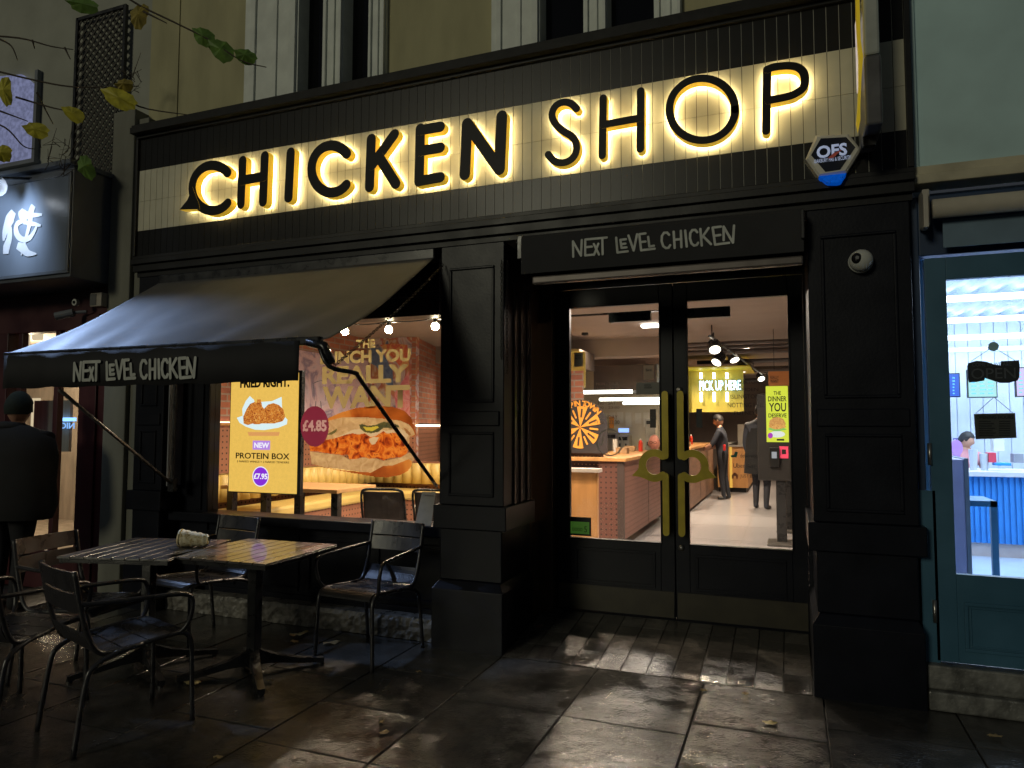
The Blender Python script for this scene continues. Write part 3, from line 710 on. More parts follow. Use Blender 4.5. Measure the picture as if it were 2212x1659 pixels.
m = MB(); m.box(.80, 4.42, P(2100,530,4.42).z, 3.6, 4.43, P(2100,470,4.42).z); m.build('valance', mat('blue_grey_cloth', (.16,.24,.32), .8, var=.1), RA)
# cafe interior
blu = mat('cafe_white_wall', (.68,.74,.84), .6, var=.05); 
NI = thing('cafe_interior', 'bright white and blue cafe room seen through the teal door', 'room', (2.0,6.5,.25))
m = MB(); m.box(.72,4.62,.20,4.2,9.6,.27); m.build('floor', mat('pale_floor', (.42,.52,.66), .3, var=.12, vs=3), NI)
m = MB(); m.box(.70,4.66,.27,.74,9.6,2.95); m.box(4.2,4.66,.27,4.24,9.6,2.95); m.box(.70,9.6,.27,4.24,9.66,2.95)
for i in range(26): m.box(.78+i*.13,9.585,.27,.90+i*.13,9.6,2.9)
m.build('wall', blu, NI)
m = MB(); m.box(.7,4.62,2.80,4.24,9.66,2.84)
for i in range(44):
    y_ = 4.7+i*.11
for i in range(18):
    x_ = .76+i*.19; m.add([(x_,4.66,2.8),(x_+.12,4.66,2.8),(x_+.09,4.66,2.76),(x_+.03,4.66,2.76),(x_,9.6,2.8),(x_+.12,9.6,2.8),(x_+.09,9.6,2.76),(x_+.03,9.6,2.76)], [(0,3,2,1),(0,4,7,3),(3,7,6,2),(2,6,5,1)])
m.build('ceiling', mat('cafe_ceiling', (.62,.72,.85), .5, var=.08), NI)
ledb = emat('cool_led', (.72,.86,1.), 7.)
for k, (yy, zz) in enumerate(((G(2120,640,2.68).y,2.68),(G(2120,688,2.68).y,2.68),(G(2120,726,2.5).y,2.5))):
    m = MB(); m.box(.76, yy, zz-.03, 4.0, yy+.06, zz+.02); t = m.build('strip_light', ledb); tag(t, '%s white strip light below the corrugated cafe ceiling' % ['nearest','middle','farthest'][k], 'strip light', 'strip lights across the cafe ceiling')
m = MB(); m.box(.76,8.6,2.28,4.1,8.64,2.33); m.build('rail', mat('rail', (.5,.6,.75), .3, metal=.4), NI)
lamp('cafe_light', 'AREA', (2.2,7.2,2.62), 150, (.68,.82,1.), 1.8, aim=(2.2,7.2,0), sy=3.2)
CB = thing('cafe_counter', 'blue ribbed counter with pale top inside the cafe', 'counter', (2.4,8.2,.27))
m = MB(); m.box(1.15,8.0,.40,4.1,8.5,1.03)
for i in range(60): m.box(1.15+i*.048,7.985,.40,1.15+i*.048+.03,8.0,1.03)
m.build('panel', mat('bright_blue_panel', (.03,.22,.62), .5, var=.1), CB)
m = MB(); m.box(1.10,7.92,1.03,4.15,8.55,1.08); m.build('counter_top', mat('pale_top', (.6,.6,.62), .4), CB, bevel=.006)
m = MB(); m.box(1.17,8.02,.27,4.1,8.5,.40); m.build('plinth', mat('pale_wood_plinth', (.5,.42,.40), .5), CB)
FR = thing('drinks_fridge', 'tall pale fridge side panel just inside the cafe door', 'fridge', (.95,6.3,.27))
xa, xb = P(2052,1150,5.5).x, P(2088,1150,5.5).x
m = MB(); m.box(xa,5.5,.27,xb,6.1,P(2070,992,5.5).z); m.build('cabinet', mat('lilac_panel', (.45,.42,.62), .4, var=.08), FR, bevel=.01)
m = MB(); m.box(xb,5.5,.27,xb+.025,6.1,P(2070,990,5.5).z); m.build('door_edge', mat('grey_edge', (.22,.25,.3), .3), FR)
CT = thing('cafe_table', 'slim blue metal framed table near the cafe door', 'table', (1.15,6.2,.27))
p = P(2148,1110,5.9); m = MB(); m.box(p.x-.02,5.9,.27,p.x+.02,5.94,.98); m.box(p.x-.42,5.9,.94,p.x+.02,6.3,.98); m.box(p.x-.42,6.26,.27,p.x-.38,6.3,.94); m.build('frame', mat('blue_steel', (.05,.18,.34), .4), CT)
for nm, lab, (a,b,c,d), colr in (('menu_screen','small blue menu screen left of the hanging open sign',(2046,808,2072,856),(.02,.12,.8)), ('menu_screen','pale green menu screen behind the hanging open sign',(2092,800,2152,857),(.45,.85,.85)), ('menu_screen','lilac menu screen at the right picture edge',(2196,795,2240,855),(.7,.6,.95))):
    t = thing(nm, lab, 'screen', P((a+c)/2,d,8.9)); x0_,z0_,x1_,z1_ = rect_px(a,b,c,d,8.9)
    m = MB(); m.box(x0_,8.9,z0_,x1_,8.93,z1_); m.build('display', emat('menu_%d'%a, colr, 1.1), t)
    m = MB(); m.box(x0_-.01,8.905,z0_-.01,x1_+.01,8.95,z1_+.01); m.build('bezel', black, t)
    m = MB(); rs = random.Random(a)
    for i in range(6):
        for j in range(3 if a > 2080 else 1):
            xa_ = x0_+(x1_-x0_)*(.1+.3*j if a>2080 else .45); m.box(xa_,8.897,z1_-(z1_-z0_)*(.15+.14*i)-.012,xa_+(x1_-x0_)*rs.uniform(.12,.25),8.9,z1_-(z1_-z0_)*(.15+.14*i))
    m.build('menu_text', mat('menu_text_%d'%a, (.1,.35,.5), .5, em=(.1,.4,.6), es=.8), t)
OS = thing('hanging_sign', 'black wavy open sign hung by string inside the cafe door glass', 'sign', P(2146,830,4.60))
wv = [(2090,792),(2092,784),(2110,779),(2130,781),(2150,788),(2162,789),(2163,780),(2186,779),(2201,778),(2203,790),(2202,815),(2198,822),(2180,827),(2160,827),(2140,820),(2128,816),(2126,822),(2110,825),(2094,826),(2091,815)]
MB().prism([pp(*q,4.60) for q in wv], 4.60, 4.612).build('board', mat('open_board', (.02,.02,.022), .5), OS)
opm = mat('faint_grey_print', (.10,.10,.11), .5)
text_px('text', 'OPEN', 2098, 795, 2194, 818, 4.598, opm, OS); text_px('text', 'COME IN WE ARE', 2100, 783, 2185, 791, 4.598, opm, OS)
m = MB(); sc_ = P(2145,749,4.60)
for u in (2097,2196): m.tube([P(u,781,4.60), sc_], .0018, 5)
m.build('string', mat('string', (.3,.3,.3), .7), OS)
m = MB(); m.tube([sc_+Vector((0,-.01,0)), sc_+Vector((0,.03,0))], [.026,.02], 16); m.build('suction_cup', mat('clear_cup', (.5,.75,.85), .1), OS)
OH = thing('hanging_sign', 'dark opening hours board hung by string below the open sign', 'sign', P(2150,950,4.60))
MB().prism([pp(*q,4.60) for q in [(2104,894),(2193,892),(2196,946),(2108,949)]], 4.60, 4.606).build('board', mat('hours_board', (.075,.07,.06), .6), OH)
hb = mat('hours_print', (.012,.012,.012), .6); text_px('text', 'OPENING HOURS', 2109, 897, 2189, 905, 4.598, hb, OH, bold=.02)
m = MB()
for i in range(7):
    x0_,z0_,x1_,z1_ = rect_px(2114,909+i*5,2140+(i*7)%12,911.5+i*5,4.599); m.box(x0_,4.597,z0_,x1_,4.5995,z1_)
    x0_,z0_,x1_,z1_ = rect_px(2158,909+i*5,2182,911.5+i*5,4.599); m.box(x0_,4.597,z0_,x1_,4.5995,z1_)
m.build('hours_lines', hb, OH)
m = MB(); sc_ = P(2147,858,4.60)
for u in (2108,2189): m.tube([P(u,893,4.60), sc_], .0018, 5)
m.build('string', MATS['string'], OH)
# things on and behind the cafe counter
for (u0,v0,u1,v1,yy,colr,lab,nm,cat) in [(2053,950,2080,985,7.9,(.5,.25,.6),'round lilac sticker board on the cafe counter','display_board','board'),(2110,950,2142,975,8.4,(.12,.10,.4),'dark purple dotted poster behind the cafe counter','poster','poster'),
     (2146,945,2170,975,8.4,(.6,.62,.62),'white paper towel dispenser behind the cafe counter','dispenser','dispenser'),(2136,978,2152,999,8.05,(.6,.05,.08),'red and white card on the cafe counter','card_stand','card'),(2190,980,2212,1000,8.05,(.25,.26,.3),'grey till on the cafe counter','till','till'),(2150,1000,2185,1006,8.0,(.02,.25,.7),'blue tray on the cafe counter','tray','tray'),(2092,975,2112,998,8.1,(.5,.55,.6),'clear stack of cups on the cafe counter','cup_stack','cups')]:
    x0_,z0_,x1_,z1_ = rect_px(u0,v0,u1,v1,yy); m = MB()
    if nm in ('display_board',): m.prism([((x0_+x1_)/2+(x1_-x0_)/2*cos(2*pi*k/20),(z0_+z1_)/2+(z1_-z0_)/2*sin(2*pi*k/20)) for k in range(20)], yy, yy+.02); m.box((x0_+x1_)/2-.03,yy+.005,1.08,(x0_+x1_)/2+.03,yy+.03,z0_+.02)
    elif nm == 'poster':
        m.box(x0_,yy+1.1,z0_,x1_,yy+1.12,z1_,0)
        for i in range(4):
            for j in range(2): m.ball((x0_+(x1_-x0_)*(.15+.23*i),yy+1.1,z0_+(z1_-z0_)*(.3+.4*j)), .02, 1, 6, (1,.3,1))
    elif nm == 'cup_stack': m.tube([(x0_+.04,yy,1.08),(x0_+.04,yy,z1_+.02)], [.03,.04], 14); m.tube([(x0_+.13,yy,1.08),(x0_+.13,yy,z1_-.02)], [.03,.04], 14)
    else: m.box(x0_,yy,max(1.08,z0_) if nm not in ('dispenser',) else z0_,x1_,yy+.12,max(z1_,1.11))
    o = m.build(nm, [mat('c_%s'%nm, colr, .5, var=.1), mat('dot_white', (.6,.6,.65), .5)], bevel=.004 if nm in ('till','dispenser','tray') else 0); tag(o, lab, cat)

# ================= left neighbour =================
LB = thing('neighbouring_building', 'dark red restaurant front with blue grey sign board at the left edge', 'building', (-7.0,4.6,0))
darkred = mat('dark_red_paint', (.055,.008,.010), .4, var=.3, vs=3, rvar=.1)
m = MB(); XL = -5.20
m.box(-5.56, 4.46, 0, -5.30, 4.70, 4.28); m.box(-5.30,4.50,0,-5.18,4.70,4.20)
m.build('party_pilaster', greystone, LB, bevel=.01)
m = MB(); m.box(-14,4.62,3.0,-5.3,4.9,9.0); m.build('upper_wall', mat('pale_render', (.38,.39,.33), .85, var=.15, vs=2, bump=.15, bs=30), LB)
sx1 = P(148,480,4.1).x; sz0 = P(75,592,4.1).z; sz1 = P(75,392,4.1).z
m = MB(); m.box(-14, 4.11, sz0-.05, sx1+.03, 4.62, sz1+.08); m.box(-14,4.05,sz1+.08,sx1+.06,4.62,sz1+.12); m.box(-14,4.09,sz0-.02,sx1+.02,4.11,sz0+.01); m.box(sx1-.012,4.09,sz0,sx1+.02,4.11,sz1+.03); m.box(-14,4.09,sz1,sx1,4.11,sz1+.03)
m.build('sign_box', mat('sign_box_paint', (.10,.115,.14), .4, var=.2, vs=4), LB, bevel=.004)
MB().box(-14,4.098,sz0+.012,sx1-.012,4.11,sz1).build('sign_board', mat('sign_board_paint', (.15,.18,.23), .35, var=.25, vs=2, stretch=(1,1,.25), rvar=.1), LB)
kan = mat('white_brush_paint', (.55,.57,.62), .5, var=.08, vs=10)
m = MB()
def kp(x, y): q = P(x/3, y/3, 4.09); return (q.x, q.z)
def brush(pts, ws, k):
    pts = smooth_path([Vector((*kp(x,y),0)) for x,y in pts], 5); n = len(pts); L = []; Rr = []
    for i in range(n):
        t = (pts[min(i+1,n-1)]-pts[max(i-1,0)]).normalized(); f = i/(n-1)*(len(ws)-1); a = int(min(f,len(ws)-2)); wd = ws[a]+(ws[a+1]-ws[a])*(f-a)
        nn = Vector((-t.y,t.x,0)); L.append(pts[i]+nn*wd/2); Rr.append(pts[i]-nn*wd/2)
    b = len(m.v); y0 = 4.094-.0004*k
    for p_ in L+Rr: m.v.append((p_.x, y0, p_.y))
    for i in range(n-1): m.f.append((b+n+i,b+n+i+1,b+i+1,b+i)); m.m.append(0)
brush([(85,1370),(60,1420),(30,1500),(20,1560)], [.07,.12,.07,.02], 0)
brush([(60,1470),(58,1540),(40,1600),(35,1645)], [.05,.07,.09,.07], 1)
brush([(130,1360),(145,1390),(190,1395),(270,1390)], [.05,.10,.05,.02], 2)
brush([(215,1330),(200,1370),(190,1450),(160,1560),(150,1600),(135,1655)], [.06,.07,.05,.03,.03,.015], 3)
brush([(170,1425),(110,1450),(105,1510),(140,1550),(190,1540),(225,1490),(240,1450)], [.03,.05,.06,.05,.05,.03,.02], 4)
brush([(150,1440),(210,1450),(262,1462)], [.03,.04,.02], 5)
brush([(110,1590),(150,1610),(180,1640),(235,1645)], [.06,.09,.06,.01], 6)
m.build('sign_character', kan, LB)
# recessed red front
m = MB(); dx0 = P(165,900,4.5).x; dx1 = P(232,900,4.5).x
m.box(-6.55+.0, 4.50, 0, -5.56, 4.62, sz0-.05) if False else None
m.box(P(168,900,4.55).x, 4.55, 0, -5.56, 4.66, sz0-.05); m.box(P(178,900,4.53).x,4.53,.1,P(205,900,4.53).x,4.55,2.5)
m.box(-14, 4.60, 2.38, P(168,900,4.55).x, 4.7, sz0-.05); m.box(-14,4.55,0,P(10,900,4.55).x,4.66,2.38); m.box(P(118,900,4.6).x-.03,4.6,.1,P(118,900,4.6).x+.03,4.66,2.38)
m.box(P(42,900,4.6).x-.06,4.6,.1,P(42,900,4.6).x,4.66,2.38); m.box(P(10,900,4.6).x,4.6,0,P(168,900,4.55).x,4.66,.35)
m.build('shopfront_frame', darkred, LB, bevel=.005)
MB().box(P(10,900,4.6).x,4.63,.35,P(168,900,4.55).x,4.636,2.38).build('window_pane', glass, LB)
m = MB(); m.box(-16,4.70,0,-5.9,7.5,.1); m.box(-16,7.5,0,-5.9,7.56,2.7); m.box(-5.92,4.66,0,-5.88,7.5,2.7); m.box(-16,4.66,2.6,-5.9,7.5,2.66)
m.build('interior_wall', mat('taupe_wall', (.30,.25,.20), .7, var=.3, vs=3, stretch=(3,3,.6)), LB)
lamp('restaurant_light', 'POINT', (-9.0,6.0,2.2), 190, (1.,.78,.52), .15)
for u0,v0,u1,v1,yy,c_ in ((50,720,62,760,5.2,(1.,.8,.5)),(68,720,90,735,5.2,(1.,.85,.6)),(66,860,82,980,5.0,(.9,.7,.45))):
    x0_,z0_,x1_,z1_ = rect_px(u0,v0,u1,v1,yy); MB().box(x0_,yy,z0_,x1_,yy+.02,z1_).build('lit_panel', emat('lit_panel', (1.,.78,.5), .75), LB)
x0_,z0_,x1_,z1_ = rect_px(72,865,150,975,4.9); MB().box(x0_,4.9,z0_,x1_,4.93,z1_).build('blind', mat('grey_blind', (.33,.31,.27), .7, var=.2, vs=6, stretch=(4,4,.3)), LB)
PL = thing('neon_sign', 'small blue glow standing in for a sign reflected in the red restaurant window', 'sign', P(140,935,4.85))  # glowing bar and letters put a sign's reflection into the window
x0_,z0_,x1_,z1_ = rect_px(118,902,161,910,4.85); MB().box(x0_,4.85,z0_,x1_,4.87,z1_).build('reflected_bar', emat('blue_reflection_glow', (.25,.5,1.), 2.2), PL)
text_px('lettering', 'NICE', 122, 913, 161, 926, 4.85, emat('blue_reflection_dim', (.25,.5,1.), 1.2), PL, bold=.02, mirror=True)
# window high on the left
m = MB(); wa = [pp(*q,4.6) for q in [(-40,170),(50,162),(72,180),(80,200),(78,352),(-40,358)]]; m.prism(wa, 4.585, 4.615); m.build('upper_window', emat('glowing_pane', (.20,.22,.38), .8, .35), LB)  # blue purple glow put into the pane as emission
m = MB(); m.box(-7.6,4.56,P(40,352,4.6).z-.04,P(84,300,4.6).x,4.62,P(40,352,4.6).z); m.box(P(78,250,4.6).x,4.57,P(40,352,4.6).z,P(84,250,4.6).x,4.62,P(60,160,4.6).z); m.build('upper_window_frame', mat('grey_frame', (.2,.22,.26), .5), LB)
# sign lamp: it lights the board
SL = thing('sign_lamp', 'shaded lamp shining on the blue grey restaurant sign', 'lamp', P(10,395,3.85))
lp = P(-12,392,3.82)
m = MB(); m.tube([lp+Vector((-.16,.0,.0)), lp+Vector((.0,.0,.03)), lp+Vector((.02,.3,.12))], [.012,.012,.012], 8); m.add([], []); m.build('arm', blackmetal, SL)
m = MB(); m.tube([lp+Vector((-.12,.02,.03)), lp+Vector((-.05,.02,-.02)), lp+Vector((.0,.02,-.035))], [.02,.07,.085], 16, caps=False); m.build('shade', mat('grey_shade', (.10,.11,.13), .4), SL, smooth=True)
m = MB(); m.ball(lp+Vector((-.03,.02,-.03)), .032, 0, 10); m.build('bulb', emat('cool_bulb', (.82,.9,1.), 16.), SL, smooth=True)
lamp('sign_light', 'SPOT', lp+Vector((-.02,-.10,-.06)), 42, (.62,.78,1.), .10, aim=(lp.x-.25,4.1,3.15), spot=130, blend=.6, parent=SL)
SPILL = thing('sign_lamp', 'added shaded lamp beyond the left edge lighting the awning', 'lamp', (-5.6,3.6,3.5))  # added lamp out of view, throws the blue spill onto the awning
l2 = Vector((-6.9,3.7,3.75))
m = MB(); m.tube([l2+Vector((-.10,0,.08)), l2+Vector((0,0,0))], [.03,.09], 14); m.build('shade', MATS['grey_shade'], SPILL); m = MB(); m.tube([l2+Vector((-.1,0,.08)), (l2.x-.1,4.1,3.8)], .012, 8); m.build('arm', blackmetal, SPILL)
lamp('awning_spill', 'SPOT', l2+Vector((.10,-.02,-.12)), 640, (.42,.60,1.), .05, aim=(-4.65,3.60,2.2), spot=32, blend=1., parent=SPILL)
# downpipe, cable, junction box, cameras, trellis
m = MB(); m.tube(smooth_path([P(228,370,4.46),P(226,410,4.46),P(205,480,4.44),P(198,530,4.44),P(190,575,4.44),P(205,635,4.44)],5), .005, 6); tag(m.build('cable', mat('old_cable', (.10,.09,.08), .6), smooth=True), 'thin grey cable hanging down to the junction box', 'cable')
JB = thing('junction_box', 'pale junction box on the red restaurant front beneath the cable', 'junction box', P(210,662,4.40))
x0_,z0_,x1_,z1_ = rect_px(195,633,208,662,4.4); m = MB(); m.box(x0_,4.40,z0_,x1_+.06,4.50,z1_); m.build('box', mat('pale_plastic', (.40,.36,.30), .5), JB, bevel=.004); MB().box(x0_,4.396,z0_+.01,x1_,4.40,z1_-.01).build('lid', mat('grey_lid', (.10,.10,.10), .5), JB)
for (u,v,lab) in ((167,654,'small white round camera below the restaurant sign box'),(142,682,'grey bullet camera under the restaurant sign box')):
    t = thing('security_camera', lab, 'camera', P(u,v,4.42)); c = P(u,v,4.42)
    if u > 150:
        MB().tube([c, c+Vector((0,-.03,0))], .03, 16).build('ring', MATS['white_plastic'], t); MB().tube([c+Vector((0,-.031,0)), c+Vector((0,-.036,0))], .014, 12).build('lens', MATS['smoked_lens'], t)
    else:
        MB().tube([c+Vector((.06,.03,.03)), c+Vector((-.06,-.05,-.01))], .036, 12).build('housing', MATS['grey_frame'], t, smooth=False); MB().tube([c+Vector((.06,.03,.03)), c+Vector((.16,.08,.04))], .014, 8).build('bracket', MATS['grey_frame'], t)
TR = thing('trellis', 'dark diagonal lattice trellis on the wall above the restaurant sign', 'trellis', (-6.1,4.6,3.8))
t0_, t1_ = P(163,370,4.57), P(268,22,4.57); xa, xb = P(165,200,4.57).x, P(266,200,4.57).x; za, zb_ = 3.75, P(215,28,4.57).z
m = MB(); m.box(xa-.02,4.55,za,xa+.01,4.58,zb_); m.box(xb-.01,4.55,za,xb+.02,4.58,zb_); m.box(xa,4.55,zb_-.03,xb,4.58,zb_); m.build('frame', blackmetal, TR)
m = MB(); W_ = xb-xa; H_ = zb_-za; st_ = .080; lat = mat('lattice_wood', (.05,.045,.036), .7, var=.5, vs=20)
for sgn in (1,-1):
    k = -H_
    while k < W_+H_:
        pts = []
        for zz in (0., H_):
            pass
        a = k if sgn > 0 else k; x_a, z_a = (k, 0.) ; x_b, z_b = (k+sgn*H_, H_)
        def clipx(xa1,za1,xb1,zb1):
            out = []
            for X in (0., W_):
                pass
            t_lo, t_hi = 0., 1.; dx = xb1-xa1
            if dx > 0: t_lo = max(t_lo, (0-xa1)/dx); t_hi = min(t_hi, (W_-xa1)/dx)
            else: t_lo = max(t_lo, (W_-xa1)/dx); t_hi = min(t_hi, (0-xa1)/dx)
            if t_hi-t_lo < .01: return None
            return (xa1+dx*t_lo, za1+(zb1-za1)*t_lo, xa1+dx*t_hi, za1+(zb1-za1)*t_hi)
        c = clipx(x_a, z_a, x_b, z_b)
        if c:
            a_ = Vector((xa+c[0], 4.560 if sgn>0 else 4.568, za+c[1])); b_ = Vector((xa+c[2], a_.y, za+c[3])); d_ = (b_-a_).normalized(); nn = Vector((-d_.z,0,d_.x))*.009
            m.extr([a_-nn, b_-nn, b_+nn, a_+nn], (0,.006,0))
        k += st_
m.build('lattice', lat, TR)
# ================= restaurant interior =================
FZ, CZ = .05, 2.78
def dots_mat(name, col, pitch=.062, r=.17, dark=(.03,.015,.01), axis='xz'):
    if name in MATS: return MATS[name]
    m = mat(name, col, .55, var=.1, vs=3); n = m.node_tree.nodes; l = m.node_tree.links; b = n['Principled BSDF']
    src = b.inputs['Base Color'].links[0].from_socket
    tc = n.new('ShaderNodeTexCoord'); sp = n.new('ShaderNodeSeparateXYZ'); l.new(tc.outputs['Object'], sp.inputs[0])
    vals = []
    for a in axis:
        d = n.new('ShaderNodeMath'); d.operation = 'DIVIDE'; d.inputs[1].default_value = pitch; l.new(sp.outputs['xyz'.index(a)], d.inputs[0])
        f = n.new('ShaderNodeMath'); f.operation = 'FRACT'; l.new(d.outputs[0], f.inputs[0])
        s_ = n.new('ShaderNodeMath'); s_.operation = 'SUBTRACT'; s_.inputs[1].default_value = .5; l.new(f.outputs[0], s_.inputs[0])
        p = n.new('ShaderNodeMath'); p.operation = 'MULTIPLY'; l.new(s_.outputs[0], p.inputs[0]); l.new(s_.outputs[0], p.inputs[1]); vals.append(p)
    ad = n.new('ShaderNodeMath'); l.new(vals[0].outputs[0], ad.inputs[0]); l.new(vals[1].outputs[0], ad.inputs[1])
    lt = n.new('ShaderNodeMath'); lt.operation = 'LESS_THAN'; lt.inputs[1].default_value = r*r; l.new(ad.outputs[0], lt.inputs[0])
    mx = n.new('ShaderNodeMixRGB'); l.new(lt.outputs[0], mx.inputs[0]); l.new(src, mx.inputs[1]); mx.inputs[2].default_value = (*dark,1); l.new(mx.outputs[0], b.inputs['Base Color'])
    return m
brickx = brick_mat('orange_brick_front', (.55,.17,.07), (.36,.10,.05), (.38,.28,.22), axis='xz', bw=.23, bh=.078)
bricky = brick_mat('orange_brick_side', (.55,.17,.07), (.36,.10,.05), (.38,.28,.22), axis='yz', bw=.23, bh=.078)
pegx = dots_mat('pegboard_front', (.34,.15,.09)); pegy = dots_mat('pegboard_side', (.34,.15,.09), axis='yz')
terr = mat('terrazzo_floor', (.37,.36,.375), .22, var=.05, vs=40)
ceilm = mat('painted_ceiling', (.29,.235,.205), .8, var=.06, vs=3)
wood = mat('oak_veneer', (.50,.25,.085), .45, var=.16, vs=5, stretch=(2,2,.3))
dkmetal = blackmetal
yleather = mat('yellow_leather', (.68,.50,.16), .38, var=.08, vs=5)
I = thing('restaurant_interior', 'warm lit restaurant room seen through the shopfront window and doors', 'room', (-2.3,9,FZ))
m = MB(); m.box(-6.6,4.745,.0,-1.84,5.375,FZ); m.box(-6.6,5.375,.0,1.2,21,FZ)
m.build('floor', terr, I)
m = MB()
for k in range(12): m.box(-6.6, 5.5+k*1.35, FZ, 1.2, 5.506+k*1.35, FZ+.0006)
for k in range(6): m.box(-5.6+k*1.25-.003, 5.40, FZ, -5.6+k*1.25+.003, 21, FZ+.0009)
m.build('floor_joints', mat('floor_joint', (.12,.11,.10), .6), I)
MB().box(-6.6,4.75,CZ,1.2,21,CZ+.04).build('ceiling', ceilm, I)
m = MB(); m.box(-5.82,4.74,1.54,-5.75,8.95,CZ); m.build('brick_wall', bricky, I)
MB().box(-5.80,4.74,FZ,-5.735,8.93,1.50).build('wainscot', pegy, I)
mural = ramp_mat('mural_paint', [(.07,.09,.20),(.38,.30,.34),(.55,.47,.48),(.42,.12,.11),(.48,.22,.09),(.58,.50,.46),(.12,.15,.30)], 2.2, .7, detail=5, distort=2.2)
mural2 = ramp_mat('mural_paint_pale', [(.40,.32,.42),(.60,.50,.60),(.66,.48,.54),(.25,.20,.32),(.62,.55,.62)], 3.2, .7, detail=7, distort=1.)
m = MB(); m.box(-5.75,8.95,FZ,-4.98,9.05,CZ); m.build('mural_wall', mural, I)
m = MB(); m.box(-5.75,8.92,FZ,-5.0,8.95,1.50); m.build('wainscot', pegx, I)
# angled wall behind
a_, b_ = Vector((-4.98,8.95,0)), Vector((-5.95,12.6,0)); dr = (b_-a_)
def wallseg(a, b, z0, z1, th=.06):
    d = (b-a).normalized(); nrm = Vector((-d.y,d.x,0))*th; m = MB()
    m.add([(p.x,p.y,z) for z in (z0,z1) for p in (a,b,b+nrm,a+nrm)], [(0,1,5,4),(1,2,6,5),(2,3,7,6),(3,0,4,7),(4,5,6,7),(3,2,1,0)]); return m
wallseg(a_, b_, 1.54, CZ).build('brick_wall', bricky, I); wallseg(a_+Vector((.01,0,0)), b_+Vector((.01,0,0)), FZ, 1.5).build('wainscot', pegy, I)
def onwall(u, v): 
    d = ray(u, v); nn = Vector((-dr.y,dr.x,0)); t = (a_-CAM).dot(nn)/d.dot(nn); return CAM + d*(t-.012)
# painted figures on the walls: flat paint 3 mm thick
def wallpaint(name, polys, m_, f, parent=I, th=.004):
    m = MB()
    for k, pl_ in enumerate(polys):
        pts = [f(*q) for q in pl_]; v = (pts[0]-CAM).normalized()
        m.extr([p - v*(.002+.0015*k) for p in pts], v*.002)
    return m.build(name, m_, parent)
grey_print = ramp_mat('grey_mural_print', [(.10,.10,.11),(.62,.58,.58),(.25,.24,.25),(.68,.64,.64)], 4, .7, detail=8, distort=1.5)
wallpaint('mural_figure', [[(906,862),(912,840),(925,835),(935,850),(948,880),(948,915),(930,915),(920,905),(912,895)]], grey_print, onwall)
wallpaint('mural_figure', [[(936,775),(948,760),(948,915),(944,890),(936,860),(932,810)]], mural2, onwall)
blackpaint = mat('black_spray_paint', (.02,.02,.025), .6)
def wallstroke(name, strokes, wd, m_, f, parent=I):
    m = MB()
    for k, s_ in enumerate(strokes):
        pts = smooth_path([f(*q) for q in s_], 4); v = (pts[0]-CAM).normalized()
        L = []
        for i, p in enumerate(pts):
            t = (pts[min(i+1,len(pts)-1)]-pts[max(i-1,0)]).normalized(); sd = t.cross(v).normalized()*wd/2*(1-.5*abs(i/(len(pts)-1)-.4)); L.append((p+sd-v*(.006+.001*k), p-sd-v*(.006+.001*k)))
        b = len(m.v); m.v += [tuple(q) for pr in L for q in pr]
        for i in range(len(pts)-1): m.f.append((b+2*i,b+2*i+1,b+2*i+3,b+2*i+2)); m.m.append(0)
    return m.build(name, m_, parent)
wallstroke('graffiti_tag', [[(884,786),(893,784),(889,800),(882,815)],[(893,800),(898,812),(895,820)],[(900,800),(906,775),(903,812)],[(908,780),(907,808)],[(908,795),(914,776),(912,806)],[(920,780),(913,788),(914,808),(921,800)],[(896,808),(908,800)]], .055, blackpaint, onwall)
fA = lambda u, v: PX(u, v, -5.745)
fB = lambda u, v: P(u, v, 8.945)
MB().box(-5.742,6.9,1.54,-5.738,8.90,2.45).build('mural_panel', mural2, I)
wallpaint('mural_patch', [[(820,745),(850,742),(880,745),(884,790),(872,800),(845,770)]], ramp_mat('mural_orange', [(.70,.30,.08),(.62,.10,.08),(.75,.45,.15),(.60,.12,.12)], 5, .7, distort=2), fB)
wallpaint('mural_patch', [[(800,752),(822,752),(848,800),(850,840),(835,830),(812,790),(800,785)]], ramp_mat('mural_blue', [(.06,.12,.30),(.15,.24,.42),(.08,.10,.25)], 5, .7), fB)
wallpaint('mural_patch', [[(852,850),(884,800),(886,900),(868,905),(856,890)]], ramp_mat('mural_red', [(.65,.16,.16),(.72,.35,.35),(.60,.14,.20)], 5, .7), fB)
wallstroke('graffiti_tag', [[(676,835),(700,832)],[(676,842),(700,840)],[(678,850),(702,848)],[(680,858),(700,857)],[(676,828),(678,865)],[(703,826),(702,866)],[(676,828),(690,822),(703,826)],[(682,866),(680,885)],[(692,866),(694,890)]], .02, mat('grey_spray', (.16,.17,.22), .6), fA)
# glowing ledge all round
led = emat('warm_ledge_light', (1.,.72,.45), 6.)
m = MB(); m.box(-5.75,4.76,1.50,-5.70,8.92,1.53); m.box(-5.75,8.88,1.50,-5.0,8.92,1.53); m.build('ledge', wood, I)
m = MB(); m.box(-5.74,4.76,1.531,-5.72,8.90,1.54); m.box(-5.7,8.91,1.531,-5.0,8.93,1.54); m.build('ledge_light', led, I)
wl_ = MB(); p0 = a_+Vector((.02,0,1.505)); p1 = b_+Vector((.02,0,1.505)); wl_.tube([p0,p1],.014,6); wl_.build('ledge_light', led, I)
